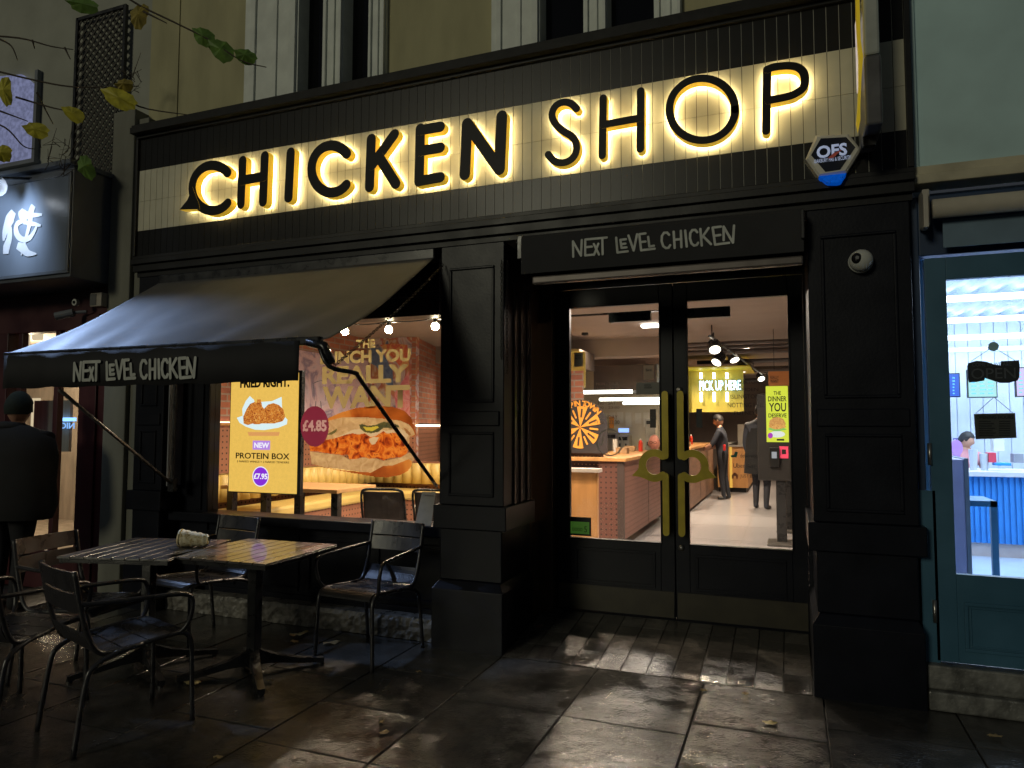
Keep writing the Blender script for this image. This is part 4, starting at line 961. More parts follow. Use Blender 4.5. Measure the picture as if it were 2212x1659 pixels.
# soffit beams and rear walls
m = MB(); m.box(-6.6,10.2,2.52,-1.72,10.55,CZ); m.box(-6.6,12.3,2.56,-1.72,12.7,CZ); m.box(.55,4.75,FZ,.60,21,CZ); m.box(-6.6,20.9,FZ,1.2,21,CZ)
m.build('soffit_beam', ceilm, I)
m = MB(); m.box(-4.9,12.72,FZ,-1.68,12.80,2.56); m.build('kitchen_wall', mat('pale_kitchen_wall', (.62,.56,.40), .5, var=.12, vs=2), I)
m = MB(); m.box(-3.2,9.2,2.02,-2.55,9.25,2.5); m.box(-6.0,13.5,FZ,-4.9,13.6,2.6); m.build('yellow_panel', mat('mustard_panel', (.55,.45,.10), .5), I)
m = MB(); m.box(-2.90,11.0,2.06,-1.90,12.2,2.46); m.box(-3.4,9.3,2.30,-2.65,10.1,2.55); m.build('air_duct', mat('dark_duct', (.07,.055,.05), .5, var=.2), I)
m = MB(); m.box(-2.62,8.62,1.0,-2.16,8.66,1.32); m.box(-2.62,8.60,.98,-2.16,8.64,1.0); m.build('screen_panel', dots_mat('dark_pegboard', (.06,.035,.045), dark=(.45,.28,.18), axis='xz', pitch=.05, r=.14), I)
m = MB(); m.box(-3.0,8.64,1.32,-2.42,8.68,2.2); m.build('brick_pier', brickx, I)
# wood divider and counters
WD = thing('partition', 'orange wood partition seen low through the left door', 'partition', (-2.0,7.2,FZ))
MB().box(-2.9,7.2,FZ,-1.866,7.26,1.02).build('panel', wood, WD); MB().box(-2.9,7.16,1.02,-1.84,7.32,1.06).build('capping', mat('pale_capping', (.45,.40,.36), .4), WD, bevel=.004)
C1 = thing('service_counter', 'brown perforated counter seen through the left door', 'counter', (-2.1,9.8,FZ))
m = MB(); m.box(-2.16,8.40,FZ,-1.93,8.44,1.08); m.build('front_panel', dots_mat('dark_brown_pegboard_front', (.13,.05,.035)), C1); m = MB(); m.box(-1.93,8.39,FZ,-1.85,8.44,1.10); m.build('corner_post', mat('brown_post', (.06,.04,.035), .5), C1)
m = MB(); m.box(-2.10,8.44,FZ+.10,-1.86,11.3,1.08); m.build('side_panel', dots_mat('brown_pegboard_side', (.22,.10,.075), axis='yz'), C1); MB().box(-2.6,8.36,1.08,-1.82,11.4,1.12).build('counter_top', wood, C1, bevel=.004)
m = MB(); m.box(-1.859,10.0,FZ+.1,-1.857,10.01,1.08); m.build('panel_joint', blackmetal, C1)
C2 = thing('service_counter', 'brown board clad counter seen left of the standing worker', 'counter', (-1.7,13.2,FZ))
m = MB(); m.box(-2.3,12.4,FZ+.05,-1.60,16.4,1.10); m.build('side_panel', mat('brown_boards', (.22,.12,.08), .5, var=.2, vs=3, stretch=(1,1,6)), C2); MB().box(-2.35,12.35,1.10,-1.57,16.4,1.14).build('counter_top', wood, C2)
m = MB(); m.box(-1.598,13.9,FZ+.1,-1.596,13.93,1.1); m.build('panel_joint', blackmetal, C2)
C3 = thing('service_counter', 'light oak counter with yellow edge behind the standing worker', 'counter', (-1.2,17,FZ))
m = MB(); m.box(-1.52,16.5,FZ+.10,-.88,20.5,1.05); m.build('panel', wood, C3); m = MB(); m.box(-1.52,16.45,1.05,-.85,20.5,1.09); m.build('counter_top', mat('grey_worktop', (.3,.28,.25), .4), C3)
m = MB(); m.box(-1.26,16.47,FZ+.1,-1.21,16.5,1.06); m.build('edge_strip', emat('amber_strip', (1.,.55,.08), .9), C3); m = MB(); m.box(-1.50,16.55,FZ,-.92,20.5,FZ+.1); m.build('plinth', black, C3)
m = MB(); m.box(-1.10,16.8,1.09,-.87,20,1.55); m.build('glass_case', mat('frosted_case', (.45,.42,.36), .3), C3)
# pick up canopy with vertical tubes and neon words
PC = thing('pickup_canopy', 'mustard yellow canopy with vertical light tubes over the pick up point', 'canopy', (-1.2,13,2.0))
m = MB(); x0_,z0_,x1_,z1_ = rect_px(1480,800,1606,890,13); m.box(x0_-.1,13,z0_,x1_,13.05,z1_); m.build('front_panel', mat('mustard_paint', (.52,.42,.06), .4, var=.1), PC)
m = MB(); m.box(x0_-.1,12.3,z1_,x1_+.15,14.0,z1_+.02); m.build('soffit', mat('lemon_soffit', (.75,.65,.03), .5), PC)
tube = emat('tube_light', (1.,.94,.80), 7.)
m = MB()
for u in (1514,1542,1570):
    q = P(u,805,12.9); q2_ = P(u,868,12.9); m.tube([q, (q.x,12.9,P(u,818,12.9).z)], .022, 8); m.tube([(q.x,12.9,P(u,847,12.9).z), (q.x,12.9,q2_.z)], .022, 8)
m.build('tube_light', tube, PC)
NS = thing('neon_sign', 'white neon pick up here lettering in front of the mustard canopy', 'neon sign', P(1558,845,12.7))
text_px('lettering', 'PICK UP HERE', 1511, 822, 1600, 843, 12.7, emat('neon_white', (.45,.78,1.), 6.), NS, bold=.015, th=.01)
x0_,z0_,x1_,z1_ = rect_px(1508,820,1607,845,12.72); MB().box(x0_,12.73,z0_,x1_,12.735,z1_).build('backing', glass, NS)
# horizontal tubes over the counter
for (u0,v0,u1,v1,yy,lab) in ((1222,848,1366,848,9.4,'long lowest white tube light over the counter at the left door edge'),(1295,863,1440,861,11.0,'middle white tube light over the counter'),(1346,871,1440,870,12.0,'short rear white tube light over the counter')):
    a = P(u0,v0,yy); b = P(u1,v1,yy); b.z = a.z; m = MB(); m.tube([a,b],.024,10); o = m.build('tube_light', tube); tag(o, lab, 'tube light', 'tube lights hanging over the counter')
# spin wheel
SW = thing('prize_wheel', 'orange and black prize wheel board at the left edge of the door glass', 'prize wheel', P(1253,980,8.55))
org_ = mat('orange_print', (.85,.36,.05), .5, var=.05); c = P(1253,923,8.55); Rw = .262
m = MB(); m.prism([(c.x+.345*cos(2*pi*k/40), c.z+.345*sin(2*pi*k/40)) for k in range(-1,22)]+[(c.x-.345,c.z-.32),(c.x+.345,c.z-.32)], 8.56, 8.58); m.build('board', mat('charcoal_board', (.03,.025,.028), .6), SW)
m = MB()
for k in range(12):
    if k % 2: continue
    a0, a1 = 2*pi*k/12+.15, 2*pi*(k+1)/12+.15; m.prism([(c.x,c.z)]+[(c.x+Rw*cos(a0+(a1-a0)*i/6), c.z+Rw*sin(a0+(a1-a0)*i/6)) for i in range(7)], 8.552, 8.558)
m.build('segments', org_, SW)
m = MB()
for k in range(12):
    a = 2*pi*(k+.5)/12+.15; m.stroke([(c.x+Rw*.5*cos(a),c.z+Rw*.5*sin(a)),(c.x+Rw*.85*cos(a),c.z+Rw*.85*sin(a))], .022, 8.548, 8.55, k%2, k%2, k%2)
m.build('segment_words', [mat('wheel_dark', (.05,.03,.02), .6), org_], SW)
for k, ch in enumerate('SPIN TO WIN'):
    if ch == ' ': continue
    a = R(119-k*7.8); me = text_mesh(ch, .05); s_ = .092
    xs2 = [v.co.x for v in me.vertices]; cxm = (min(xs2)+max(xs2))/2
    for v in me.vertices:
        lx, lz = (v.co.x-cxm)*s_, v.co.y*s_; r_ = .268+lz; v.co = (c.x+r_*cos(a)+lx*sin(a), 8.555, c.z+r_*sin(a)-lx*cos(a))
    me.materials.clear(); me.materials.append(org_)
    for p_ in me.polygons: p_.material_index = 0
    link('heading_letter', me, SW)
# papers and machines on the kitchen wall
rs = random.Random(9)
for k, u in enumerate((1299,1316,1333,1351,1372,1390)):
    x0_,z0_,x1_,z1_ = rect_px(u,889+rs.randint(0,3),u+13,914+rs.randint(0,8),12.7); m = MB(); m.box(x0_,12.70,z0_,x1_,12.705,z1_)
    o = m.build('paper_notice', mat('notice_paper', (.72,.68,.55), .7)); tag(o, 'cream paper notice pinned on the kitchen wall above the machines', 'notice', 'paper notices in a row on the kitchen wall')
def simple(name, lab, cat, u0, v0, u1, v1, yy, dep, colr, extra=None, zmin=None, em=0):
    x0_,z0_,x1_,z1_ = rect_px(u0,v0,u1,v1,yy); t = thing(name, lab, cat, ((x0_+x1_)/2, yy+dep/2, z0_))
    mt = mat('m_'+name+str(u0), colr, .4, var=.15) if not em else emat('m_'+name+str(u0), colr, em)
    m = MB(); m.box(x0_,yy,z0_ if zmin is None else zmin,x1_,yy+dep,z1_); m.build('body', mt, t, bevel=.006 if dep > .02 else 0)
    if extra: extra(t, x0_, z0_, x1_, z1_, yy)
    return t
def mach(t, x0, z0, x1, z1, yy):
    m = MB(); m.box(x0+.02,yy-.005,z1-.09,x1-.02,yy-.001,z1-.03); m.box(x0+.03,yy-.03,z0+.10,x0+.06,yy-.002,z0+.16); m.box(x1-.06,yy-.03,z0+.10,x1-.03,yy-.002,z0+.16); m.box(x0+.01,yy-.08,z0,x1-.01,yy-.002,z0+.02); m.build('fittings', blackmetal, t)
simple('drinks_machine','steel drinks machine with small blue screens under the paper notices','machine',1334,940,1358,978,12.2,.3,(.35,.33,.28),mach)
simple('oven','dark fronted oven on the rear worktop left of the drinks machine','oven',1300,935,1332,978,12.3,.3,(.28,.26,.22),mach)
simple('coffee_grinder','pale steel grinder on the rear worktop right of the drinks machine','grinder',1394,905,1416,975,12.1,.25,(.42,.40,.33),mach)
simple('worktop','pale worktop along the kitchen wall','worktop',1290,978,1440,984,12.0,.6,(.55,.50,.42))
simple('blue_display','small blue glowing display on the drinks machine','display',1336,925,1358,934,12.15,.03,(.25,.4,1.),em=2.)
simple('orange_card','small orange card among the paper notices','card',1316,900,1326,925,12.6,.01,(.80,.32,.05))
# glass stickers on the doors
def sticker(name, lab, u0, v0, u1, v1, colr, words=(), cat='sticker', yy=DY+.017, wcol=(.02,.02,.02), back=None):
    x0_,z0_,x1_,z1_ = rect_px(u0,v0,u1,v1,yy); t = thing(name, lab, cat, ((x0_+x1_)/2, yy, z0_))
    MB().box(x0_,yy,z0_,x1_,yy+.0015,z1_).build('sheet', mat('st_%d_%d'%(u0,v0), colr, .5, var=.1), t)
    if back: a,b,c,d = back; q = rect_px(a,b,c,d,yy); MB().box(q[0],yy-.001,q[1],q[2],yy,q[3]).build('inner_panel', mat('stb_%d_%d'%(u0,v0), wcol, .5, em=wcol, es=.25), t)
    for (txt,a,b,c,d) in words: text_px('text', txt, a,b,c,d, yy-.0015, mat('stw_%d_%d'%(u0,v0), wcol if not back else (.02,.05,.01), .6), t)
    return t
sticker('hygiene_sticker','green and black rating sticker low on the left door glass',1227,1117,1277,1157,(.012,.014,.016),[('5',1262,1137,1268,1150),('OOOO',1236,1140,1258,1147)],wcol=(.08,.22,.03),back=(1231,1127,1273,1153))
sticker('notice_sticker','grey notice poster on the left door glass beside the centre stile',1374,826,1424,852,(.16,.15,.13),[('FOOD',1392,830,1406,834),('HYGIENE',1392,835,1408,839)])
sticker('notice_sticker','white framed licence notice near the top left of the left door glass',1240,762,1259,792,(.42,.36,.28),[('PLEASE',1243,766,1256,770),('NOTE',1243,772,1254,776)])
sticker('notice_sticker','brown take away bag poster on the left door glass',1390,789,1412,820,(.36,.24,.16),[('Bird',1395,796,1407,802)])
sticker('notice_sticker','black strip sticker on the left door glass next to the handle',1404,884,1417,924,(.03,.025,.02),[('PULL',1406,900,1415,904)],wcol=(.1,.09,.08))
sticker('notice_sticker','black strip sticker on the right door glass next to the handle',1504,883,1517,924,(.01,.01,.01),[('PULL',1506,900,1515,904)],wcol=(.05,.05,.05))
GW = thing('window_lettering', 'faint brown opening hours lettering on the left door glass', 'lettering', P(1300,960,DY))
fn = mat('faint_lettering', (.16,.13,.10), .6)
for txt,a,b,c,d in (('MON - THUR',1288,826,1336,832),('11:00 - 22:30',1285,836,1338,842),('FRI - SAT',1292,867,1330,874),('11:00 - 23:00',1282,878,1338,883),('SUNDAY',1295,897,1334,905),('11:00 - 22:30',1285,908,1338,916)): text_px('text', txt,a,b,c,d,DY+.015,fn,GW)
LG = thing('window_logo', 'thin round grey logo ring on the left door glass', 'logo', P(1317,990,DY))
c = P(1317,956,DY+.014); m = MB(); rr_ = .098; m.stroke([(c.x+rr_*cos(2*pi*k/36),c.z+rr_*sin(2*pi*k/36)) for k in range(36)]+[(c.x+rr_,c.z)], .009, DY+.013, DY+.015,0,0,0); m.stroke([(c.x-.08,c.z-.01),(c.x-.065,c.z-.02),(c.x-.055,c.z+.0),(c.x-.05,c.z+.045)], .008, DY+.0125, DY+.015,0,0,0); m.build('ring', mat('grey_vinyl', (.30,.28,.24), .5), LG)
GW2 = thing('window_lettering', 'dark list of place names on the right door glass', 'lettering', P(1610,900,DY))
dkv = mat('dark_vinyl', (.045,.04,.045), .6)
for txt,a,b,c,d in (('BRIXTON',1592,822,1640,829),('CAMDEN',1584,838,1638,845),('ISLINGTON',1578,852,1640,861),('NOTTING HILL',1572,870,1650,880),('PUTNEY',1586,888,1632,896)): text_px('text', txt,a,b,c,d,DY+.015,dkv,GW2)
GW3 = thing('window_lettering', 'delivery service names on the lower right door glass', 'lettering', P(1610,1040,DY))
for txt,a,b,c,d in (('deliveroo',1599,980,1634,989),('Uber Eats',1584,1001,1634,1011),('JUST EAT',1599,1025,1636,1034)): text_px('text', txt,a,b,c,d,DY+.015,dkv,GW3)
m = MB(); m.prism([pp(*q,DY+.015) for q in [(1580,988),(1578,984),(1586,982),(1588,975),(1594,977),(1591,988)]], DY+.013, DY+.015); m.build('courier_mark', mat('green_vinyl', (.02,.16,.12), .6), GW3)
m = MB(); m.prism([pp(*q,DY+.015) for q in [(1581,1034),(1581,1026),(1587,1020),(1594,1026),(1594,1034),(1590,1034),(1590,1028),(1585,1028),(1585,1034)]], DY+.013, DY+.015); m.build('house_mark', mat('rust_vinyl', (.35,.10,.04), .6), GW3)
# ordering kiosks
def kiosk(loc, lab, screen):
    t = thing('ordering_kiosk', lab, 'kiosk', loc, 'dark ordering kiosks inside the door'); x, y, z = loc
    m = MB(); m.box(x-.06,y-.05,z,x+.06,y+.02,z+.80); m.build('post', dkmetal, t, bevel=.01)
    MB().box(x-.17,y-.25,z,x+.17,y+.22,z+.03).build('base_plate', mat('grey_base', (.08,.075,.07), .35, var=.2), t, bevel=.008)
    m = MB(); m.box(x-.265,y-.08,z+.78,x+.265,y+.05,z+1.86); m.build('cabinet', mat('charcoal_cabinet', (.012,.010,.009), .5, var=.15), t, bevel=.015)
    return t
ky = 9.5; k1 = kiosk((P(1690,1183,ky).x, ky, FZ), 'front ordering kiosk with lime burger screen inside the right door', True)
kiosk((P(1706,1155,10.7).x, 10.7, FZ), 'second ordering kiosk in line behind the front one', False)
kiosk((P(1722,1130,12.0).x+.02, 12.0, FZ), 'third ordering kiosk farthest from the door', False)
YS = ky-.084
x0_,z0_,x1_,z1_ = rect_px(1655,834,1703,955,YS); MB().box(x0_,YS,z0_,x1_,YS+.006,z1_).build('screen', emat('lime_screen', (.72,.78,.05), 1.05), k1)
dk = mat('screen_black', (.01,.01,.008), .5)
for txt,a,b,c,d in (('THE',1671,845,1687,853),('DINNER',1659,856,1699,867),('YOU',1661,870,1698,889),('DESERVE',1660,893,1699,902)): text_px('screen_text', txt,a,b,c,d,YS-.002,dk,k1,bold=.02)
def blob(cu, cv, ru, rv, yy, n=20, top=1., seed=0, rough=.0):
    r_ = random.Random(seed); return [pp(cu+ru*cos(2*pi*k/n)*(1+r_.uniform(-rough,rough)), cv-rv*sin(2*pi*k/n)*(1+r_.uniform(-rough,rough)), yy) for k in range(n)]
m = MB(); m.prism(blob(1679,938,17,7,YS-.002), YS-.003, YS-.001); m.build('burger_wrapper', emat('e_white', (.85,.86,.8), 1.), k1)
m = MB(); m.prism(blob(1679,927,18,4,YS-.003,rough=.2), YS-.004, YS-.002); m.build('burger_lettuce', emat('e_green', (.25,.6,.12), 1.), k1)
m = MB(); m.prism(blob(1679,921,18,6,YS-.004,rough=.12), YS-.006, YS-.004); m.build('burger_filling', ramp_mat('e_chick', [(.35,.10,.02),(.8,.35,.06),(.9,.6,.2)], 60, em=1.), k1)
m = MB(); m.prism([pp(1661,917,YS-.006),pp(1663,908,YS-.006),pp(1671,902,YS-.006),pp(1682,901,YS-.006),pp(1692,905,YS-.006),pp(1697,914,YS-.006),pp(1697,918,YS-.006)], YS-.008, YS-.006); m.build('burger_bun', ramp_mat('e_bun', [(.55,.2,.04),(.8,.42,.1)], 25, em=1.), k1)
m = MB(); m.prism(blob(1664,941,5.5,6,YS-.005), YS-.007, YS-.005); m.build('price_disc', emat('e_purple', (.45,.03,.5), 1.), k1)
q = rect_px(1678,948,1694,952,YS-.002); MB().box(q[0],YS-.003,q[1],q[2],YS-.001,q[3]).build('order_button', dk, k1)
q = rect_px(1662,966,1684,1008,YS-.03); m = MB(); m.box(q[0],YS-.05,q[1],q[2],YS,q[3]); m.build('card_reader', mat('reader_black', (.012,.012,.012), .3), k1, bevel=.01)
q = rect_px(1667,976,1678,990,YS-.052); MB().box(q[0],YS-.054,q[1],q[2],YS-.05,q[3]).build('reader_screen', emat('e_grey', (.45,.45,.48), .8), k1)
q = rect_px(1684,964,1703,990,YS-.005); MB().box(q[0],YS-.006,q[1],q[2],YS-.001,q[3]).build('pink_sticker', mat('pink_card', (.75,.06,.14), .5, em=(.75,.06,.14), es=.3), k1)
q = rect_px(1689,971,1698,981,YS-.008); MB().box(q[0],YS-.008,q[1],q[2],YS-.006,q[3]).build('sticker_centre', dk, k1)
HP = thing('hanging_poster', 'orange hanging poster above the front kiosk', 'poster', P(1686,833,9.9))
q = rect_px(1660,802,1713,833,9.9); MB().box(q[0],9.9,q[1],q[2],9.905,q[3]).build('sheet', mat('orange_card', (.62,.22,.06), .6, var=.06), HP)
text_px('text','REALLY',1664,812,1682,818,9.895,dk,HP); text_px('text','WANT',1664,820,1682,827,9.895,dk,HP); 
m = MB(); m.tube([P(1672,800,9.9),(P(1672,800,9.9).x,9.9,CZ)], .004, 5); m.tube([P(1704,800,9.9),(P(1704,800,9.9).x,9.9,CZ)], .004, 5); m.build('hanger', blackmetal, HP)
# ceiling services: pipes, cable tray, track spots
for k, (vv, rr_) in enumerate(((733,.018),(742,.018),(752,.03),(775,.025),(794,.04),(818,.03),(829,.035))):
    a = G(1700,vv,2.68); m = MB(); m.tube([(-1.55,a.y,2.66),(.5,a.y,2.66)], rr_*1.5, 8); o = m.build('ceiling_pipe', mat('grey_pipe', (.09,.075,.07), .45, var=.2)); tag(o, ('thin','wider')[k in (2,4,6)]+' grey pipe number %d from the front under the ceiling' % (k+1), 'pipe', 'pipes running across the ceiling')
    o['label'] = ['nearest thin grey ceiling pipe seen over the right door','second thin grey ceiling pipe from the front','thick ceiling pipe just behind the two thin ones','thin ceiling pipe between two thick ones, beyond the track lights','thick dark ceiling pipe halfway back','sixth ceiling pipe, thin, near the orange poster','farthest thick ceiling pipe above the orange poster'][k]
TA, TB = G(1533,726,2.62), G(1660,818,2.62)
TK = thing('track_lighting', 'black ceiling track with a row of black spotlights seen over the right door', 'track light', (TA+TB)/2)
m = MB(); m.tube([TA, TB], .02, 6); d_ = (TB-TA)
for t_ in (.02,.3,.6,.95): p = TA+d_*t_; m.tube([p, (p.x,p.y,CZ)], .008, 5)
m.build('track', dkmetal, TK)
for k, (u,v,u2,v2) in enumerate(((1541,738,1546,757),(1560,764,1549,784),(1576,752,1588,779),(1600,781,1610,799),(1640,808,1645,819))):
    yv = TA.y+(TB.y-TA.y)*(u-1533)/127; a = P(u,v,yv); b = P(u2,v2,yv); b.y -= .10; m = MB(); r_ = .085
    m.tube([a, a+(b-a)*.25, b], [r_*.7,r_,r_*1.05], 12); m.tube([a, a+Vector((0,0,.12))], .012, 6); s_ = m.build('spotlight', dkmetal, TK)
    mm = MB(); dd = (b-a).normalized(); mm.tube([b+dd*.002, b+dd*.006], r_*.85, 12); link('lens', mm.mesh('lens', emat('spot_lens', (1.,.88,.7), 6.)), s_)
m = MB(); q = G(1408,706,2.74); m.box(q.x-.12,q.y-.08,2.735,q.x+.10,q.y+.05,2.76); tag(m.build('ceiling_light', emat('panel_glow', (1.,.95,.85), 8.)), 'small bright square light on the ceiling above the left door', 'ceiling light')
m = MB(); m.tube([(-2.7,10.9,2.66),(-1.2,10.9,2.66)], .02, 8); m.tube([(-2.7,7.4,2.70),(-1.2,7.4,2.70)], .012, 8); tag(m.build('conduit', dkmetal), 'black conduit under the ceiling behind the left door', 'conduit')
# festoon bulbs
FB = thing('festoon_lights', 'string of warm round bulbs hanging just inside the window', 'string lights', (-3.1,5.1,2.3))
m = MB(); cpts = [P(u,v,5.1) for u,v in ((560,712),(650,706),(745,700),(793,701),(840,696),(890,694),(940,689),(1000,690))]; m.tube(smooth_path(cpts,4), .006, 6); m.build('cable', blackmetal, FB)
bulb = emat('warm_bulb', (1.,.80,.50), 230.)
for u,v in ((650,719),(745,716),(840,712),(940,705)):
    p = P(u,v,5.1); m = MB(); m.ball(p, .031, 0, 10); b_ = m.build('bulb', bulb, FB, smooth=True); m = MB(); m.tube([p+Vector((0,0,.028)), p+Vector((0,0,.075))], [.018,.016], 10); m.build('lamp_holder', blackmetal, FB)
# warm room light: downlights and a fill lamp added to brighten the room
DL = [(-4.2,5.9),(-4.0,7.8),(-3.0,6.4),(-1.9,6.6),(-2.6,9.4),(-.9,8.0),(-1.9,11.6),(-.6,11.5),(-1.0,14.3),(-4.2,10.2),(-.5,17.5)]
for k, (x,y) in enumerate(DL):
    t = thing('added_downlight', 'small round light added in the restaurant ceiling', 'added_downlight', (x,y,CZ-.03), 'round lights added in the restaurant ceiling')
    MB().tube([(x,y,CZ-.03),(x,y,CZ)], .05, 14).build('bezel', blackmetal, t)
    lamp('added_downlight_beam', 'SPOT', (x,y,CZ-.04), [24,36,50,45,50,36,110,36,75,50,75][k]*6.0, (1.,.76,.54), .04, aim=(x,y,0), spot=150, blend=.7, parent=t)
lamp('room_fill_glow', 'AREA', (-1.3,7.4,2.70), 80, (1.,.84,.70), .5, aim=(-1.3,7.4,0), sy=.5)
# ---- poster screen in the window ----
PS = thing('poster_screen', 'bright yellow digital poster of fried chicken standing in the window', 'screen', P(566,1066,4.95))
YP = 4.95
q = (P(497,930,YP).x, P(566,1064,YP).z, P(643,930,YP).x, 1.95)
MB().box(q[0],YP,q[1],q[2],YP+.004,q[3]).build('display', emat('yellow_screen', (1.,.60,.115), 1.0, .06), PS)
m = MB(); m.box(q[0]-.012,YP+.004,q[1]-.01,q[2]+.03,YP+.05,q[3]+.02); m.build('housing', blackmetal, PS, bevel=.004)
def ws(u, v): return pp(u, v, YP-.002)
cw = emat('paper_white', (.80,.95,.97), 1.05)
def c1(x, y): return ((760+x/3.456)*.576, (1160+y/3.456)*.576)
m = MB(); m.prism([ws(*c1(*p)) for p in [(445,1405),(520,1380),(515,1290),(560,1190),(612,1125),(665,1175),(680,1260),(760,1200),(900,1190),(1022,1135),(1028,1280),(1050,1380),(1098,1430),(1090,1490),(980,1535),(800,1565),(680,1560),(560,1520),(480,1470)]], YP-.004, YP-.001); m.build('tray_paper', cw, PS)
chick = ramp_mat('screen_chicken', [(.16,.03,.01),(.55,.13,.02),(.85,.30,.04),(.95,.55,.16)], 42, em=1.0, detail=6, distort=2.5)
m = MB(); m.prism([ws(*c1(*p)) for p in [(535,1480),(530,1390),(575,1290),(620,1225),(680,1200),(700,1220),(715,1165),(755,1170),(775,1260),(800,1290),(850,1235),(920,1215),(990,1240),(1050,1300),(1070,1400),(1040,1450),(930,1480),(760,1480),(740,1490),(680,1490),(650,1480),(590,1500)]], YP-.006, YP-.004); m.build('chicken_pieces', chick, PS)
m = MB(); m.prism([ws(*c1(*p)) for p in [(585,1590),(1000,1590),(985,1640),(600,1640)]], YP-.0035, YP-.001); m.build('tray_base', emat('tray_card', (.85,.38,.12), 1.), PS)
m = MB(); q1_ = ws(*c1(540,1590)); q2_ = ws(*c1(1010,1545))
text_px('headline', 'FRIED RIGHT.', 519, 816, 625, 837, YP-.003, dk, PS, bold=.04)
q = rect_px(*c1(650,1698)[:1], 0, 0, 0, YP) if False else None
def c3(x, y): return ((760+x/3.456)*.576, (1560+y/3.456)*.576)
a_1 = c3(650,320); b_1 = c3(872,438); q = rect_px(a_1[0],a_1[1],b_1[0],b_1[1],YP-.003); MB().box(q[0],YP-.004,q[1],q[2],YP-.001,q[3]).build('new_badge', emat('lilac_badge', (.55,.28,.85), 1.), PS)
a_1 = c3(668,345); b_1 = c3(860,415); text_px('badge_text', 'NEW', a_1[0],a_1[1],b_1[0],b_1[1], YP-.005, emat('e_white2', (.95,.9,1.), 1.1), PS, bold=.03)
a_1 = c3(430,480); b_1 = c3(1125,558); text_px('title_text', 'PROTEIN BOX', a_1[0],a_1[1],b_1[0],b_1[1], YP-.003, dk, PS, bold=.012)
a_1 = c3(445,582); b_1 = c3(1120,608); text_px('small_text', '3 NAKED WINGS + 2 NAKED TENDERS', a_1[0],a_1[1],b_1[0],b_1[1], YP-.003, mat('brown_print', (.12,.06,.01), .6), PS)
def disc(cu,cv,ru,rv,yy,th): m = MB(); m.prism([pp(cu+ru*cos(2*pi*k/32), cv-rv*sin(2*pi*k/32), yy) for k in range(32)], yy-th, yy+.001); return m
a_1 = c3(750,785); disc(a_1[0],a_1[1],17.5,22,YP-.003,.001).build('price_ring', emat('e_white2',(1,1,1),1), PS); disc(a_1[0],a_1[1],15.8,20,YP-.006,.001).build('price_disc', emat('violet_disc', (.28,.03,.75), 1.), PS)
a_1 = c3(662,745); b_1 = c3(838,820); text_px('price_text', '£7.95', a_1[0],a_1[1],b_1[0],b_1[1], YP-.009, MATS['e_white2'], PS, bold=.03)
# ---- vinyl on the window ----
def vinyl(name, col, tr=.55, cols=None, scale=20, **kw):
    if name in MATS: return MATS[name]
    m = ramp_mat(name, cols, scale, .5, **kw) if cols else mat(name, col, .5, var=.05)
    n = m.node_tree.nodes; l = m.node_tree.links; b = n['Principled BSDF']; o_ = n['Material Output']
    t = n.new('ShaderNodeBsdfTranslucent'); mx = n.new('ShaderNodeMixShader'); mx.inputs[0].default_value = tr
    src = b.inputs['Base Color'].links[0].from_socket; l.new(src, t.inputs[0]); l.new(b.outputs[0], mx.inputs[1]); l.new(t.outputs[0], mx.inputs[2]); l.new(mx.outputs[0], o_.inputs[0]); return m
YV = 4.648
VW = thing('window_lettering', 'large tan slogan lettering stuck on the restaurant window', 'lettering', P(790,880,YV))
tan_ = vinyl('tan_vinyl', (.30,.235,.11), .7)
for txt,a,b,c,d in (('THE',769,733,811,752),('LUNCH YOU',692,756,887,784),('REALLY',696,789,883,828),('WANT',696,833,885,882)): text_px('text', txt,a,b,c,d,YV,tan_,VW,bold=.045,th=0)
SP = thing('window_poster', 'large printed fried chicken sandwich cut out stuck on the window', 'window sticker', P(780,1030,YV))
def c4(x, y): return pp((1160+x/3.456)*.576, (1560+y/3.456)*.576, YV-.002)
LAY = []
def layer(name, pts, k, mt): LAY.append((name, [c4(*p) for p in pts], k, mt))
def inside(x, z, poly):
    c = False; n = len(poly); j = n-1
    for i in range(n):
        if (poly[i][1] > z) != (poly[j][1] > z) and x < (poly[j][0]-poly[i][0])*(z-poly[i][1])/(poly[j][1]-poly[i][1])+poly[i][0]: c = not c
        j = i
    return c
crust = vinyl('bun_crust', None, .75, [(.16,.035,.008),(.34,.09,.015),(.58,.25,.05)], 3.5, distort=.5)
crumb = vinyl('bun_crumb', None, .75, [(.36,.23,.11),(.46,.32,.17),(.54,.40,.22)], 14)
chk = vinyl('sandwich_chicken', None, .75, [(.05,.006,.003),(.25,.035,.008),(.50,.11,.012),(.62,.22,.035),(.24,.03,.008)], 17, detail=9, distort=.7)
layer('bun_top', [(180,320),(225,60),(245,28),(400,-42),(600,-102),(850,-130),(1080,-120),(1230,-70),(1320,20),(1360,130),(1380,240),(1350,265),(1300,270),(1250,330),(800,380),(300,380)], 0, crust)
layer('bun_crumb', [(220,260),(250,60),(420,20),(700,15),(950,35),(1180,60),(1290,110),(1340,170),(1372,240),(1330,262),(1300,268),(1290,420),(900,420),(300,400),(215,330)], 1, crumb)
layer('sauce', [(250,330),(400,260),(560,180),(800,150),(1000,190),(1180,160),(1290,230),(1250,330),(880,330),(860,370),(800,370),(780,300),(420,330),(300,360)], 2, vinyl('sauce_print', (.52,.42,.28), .75))
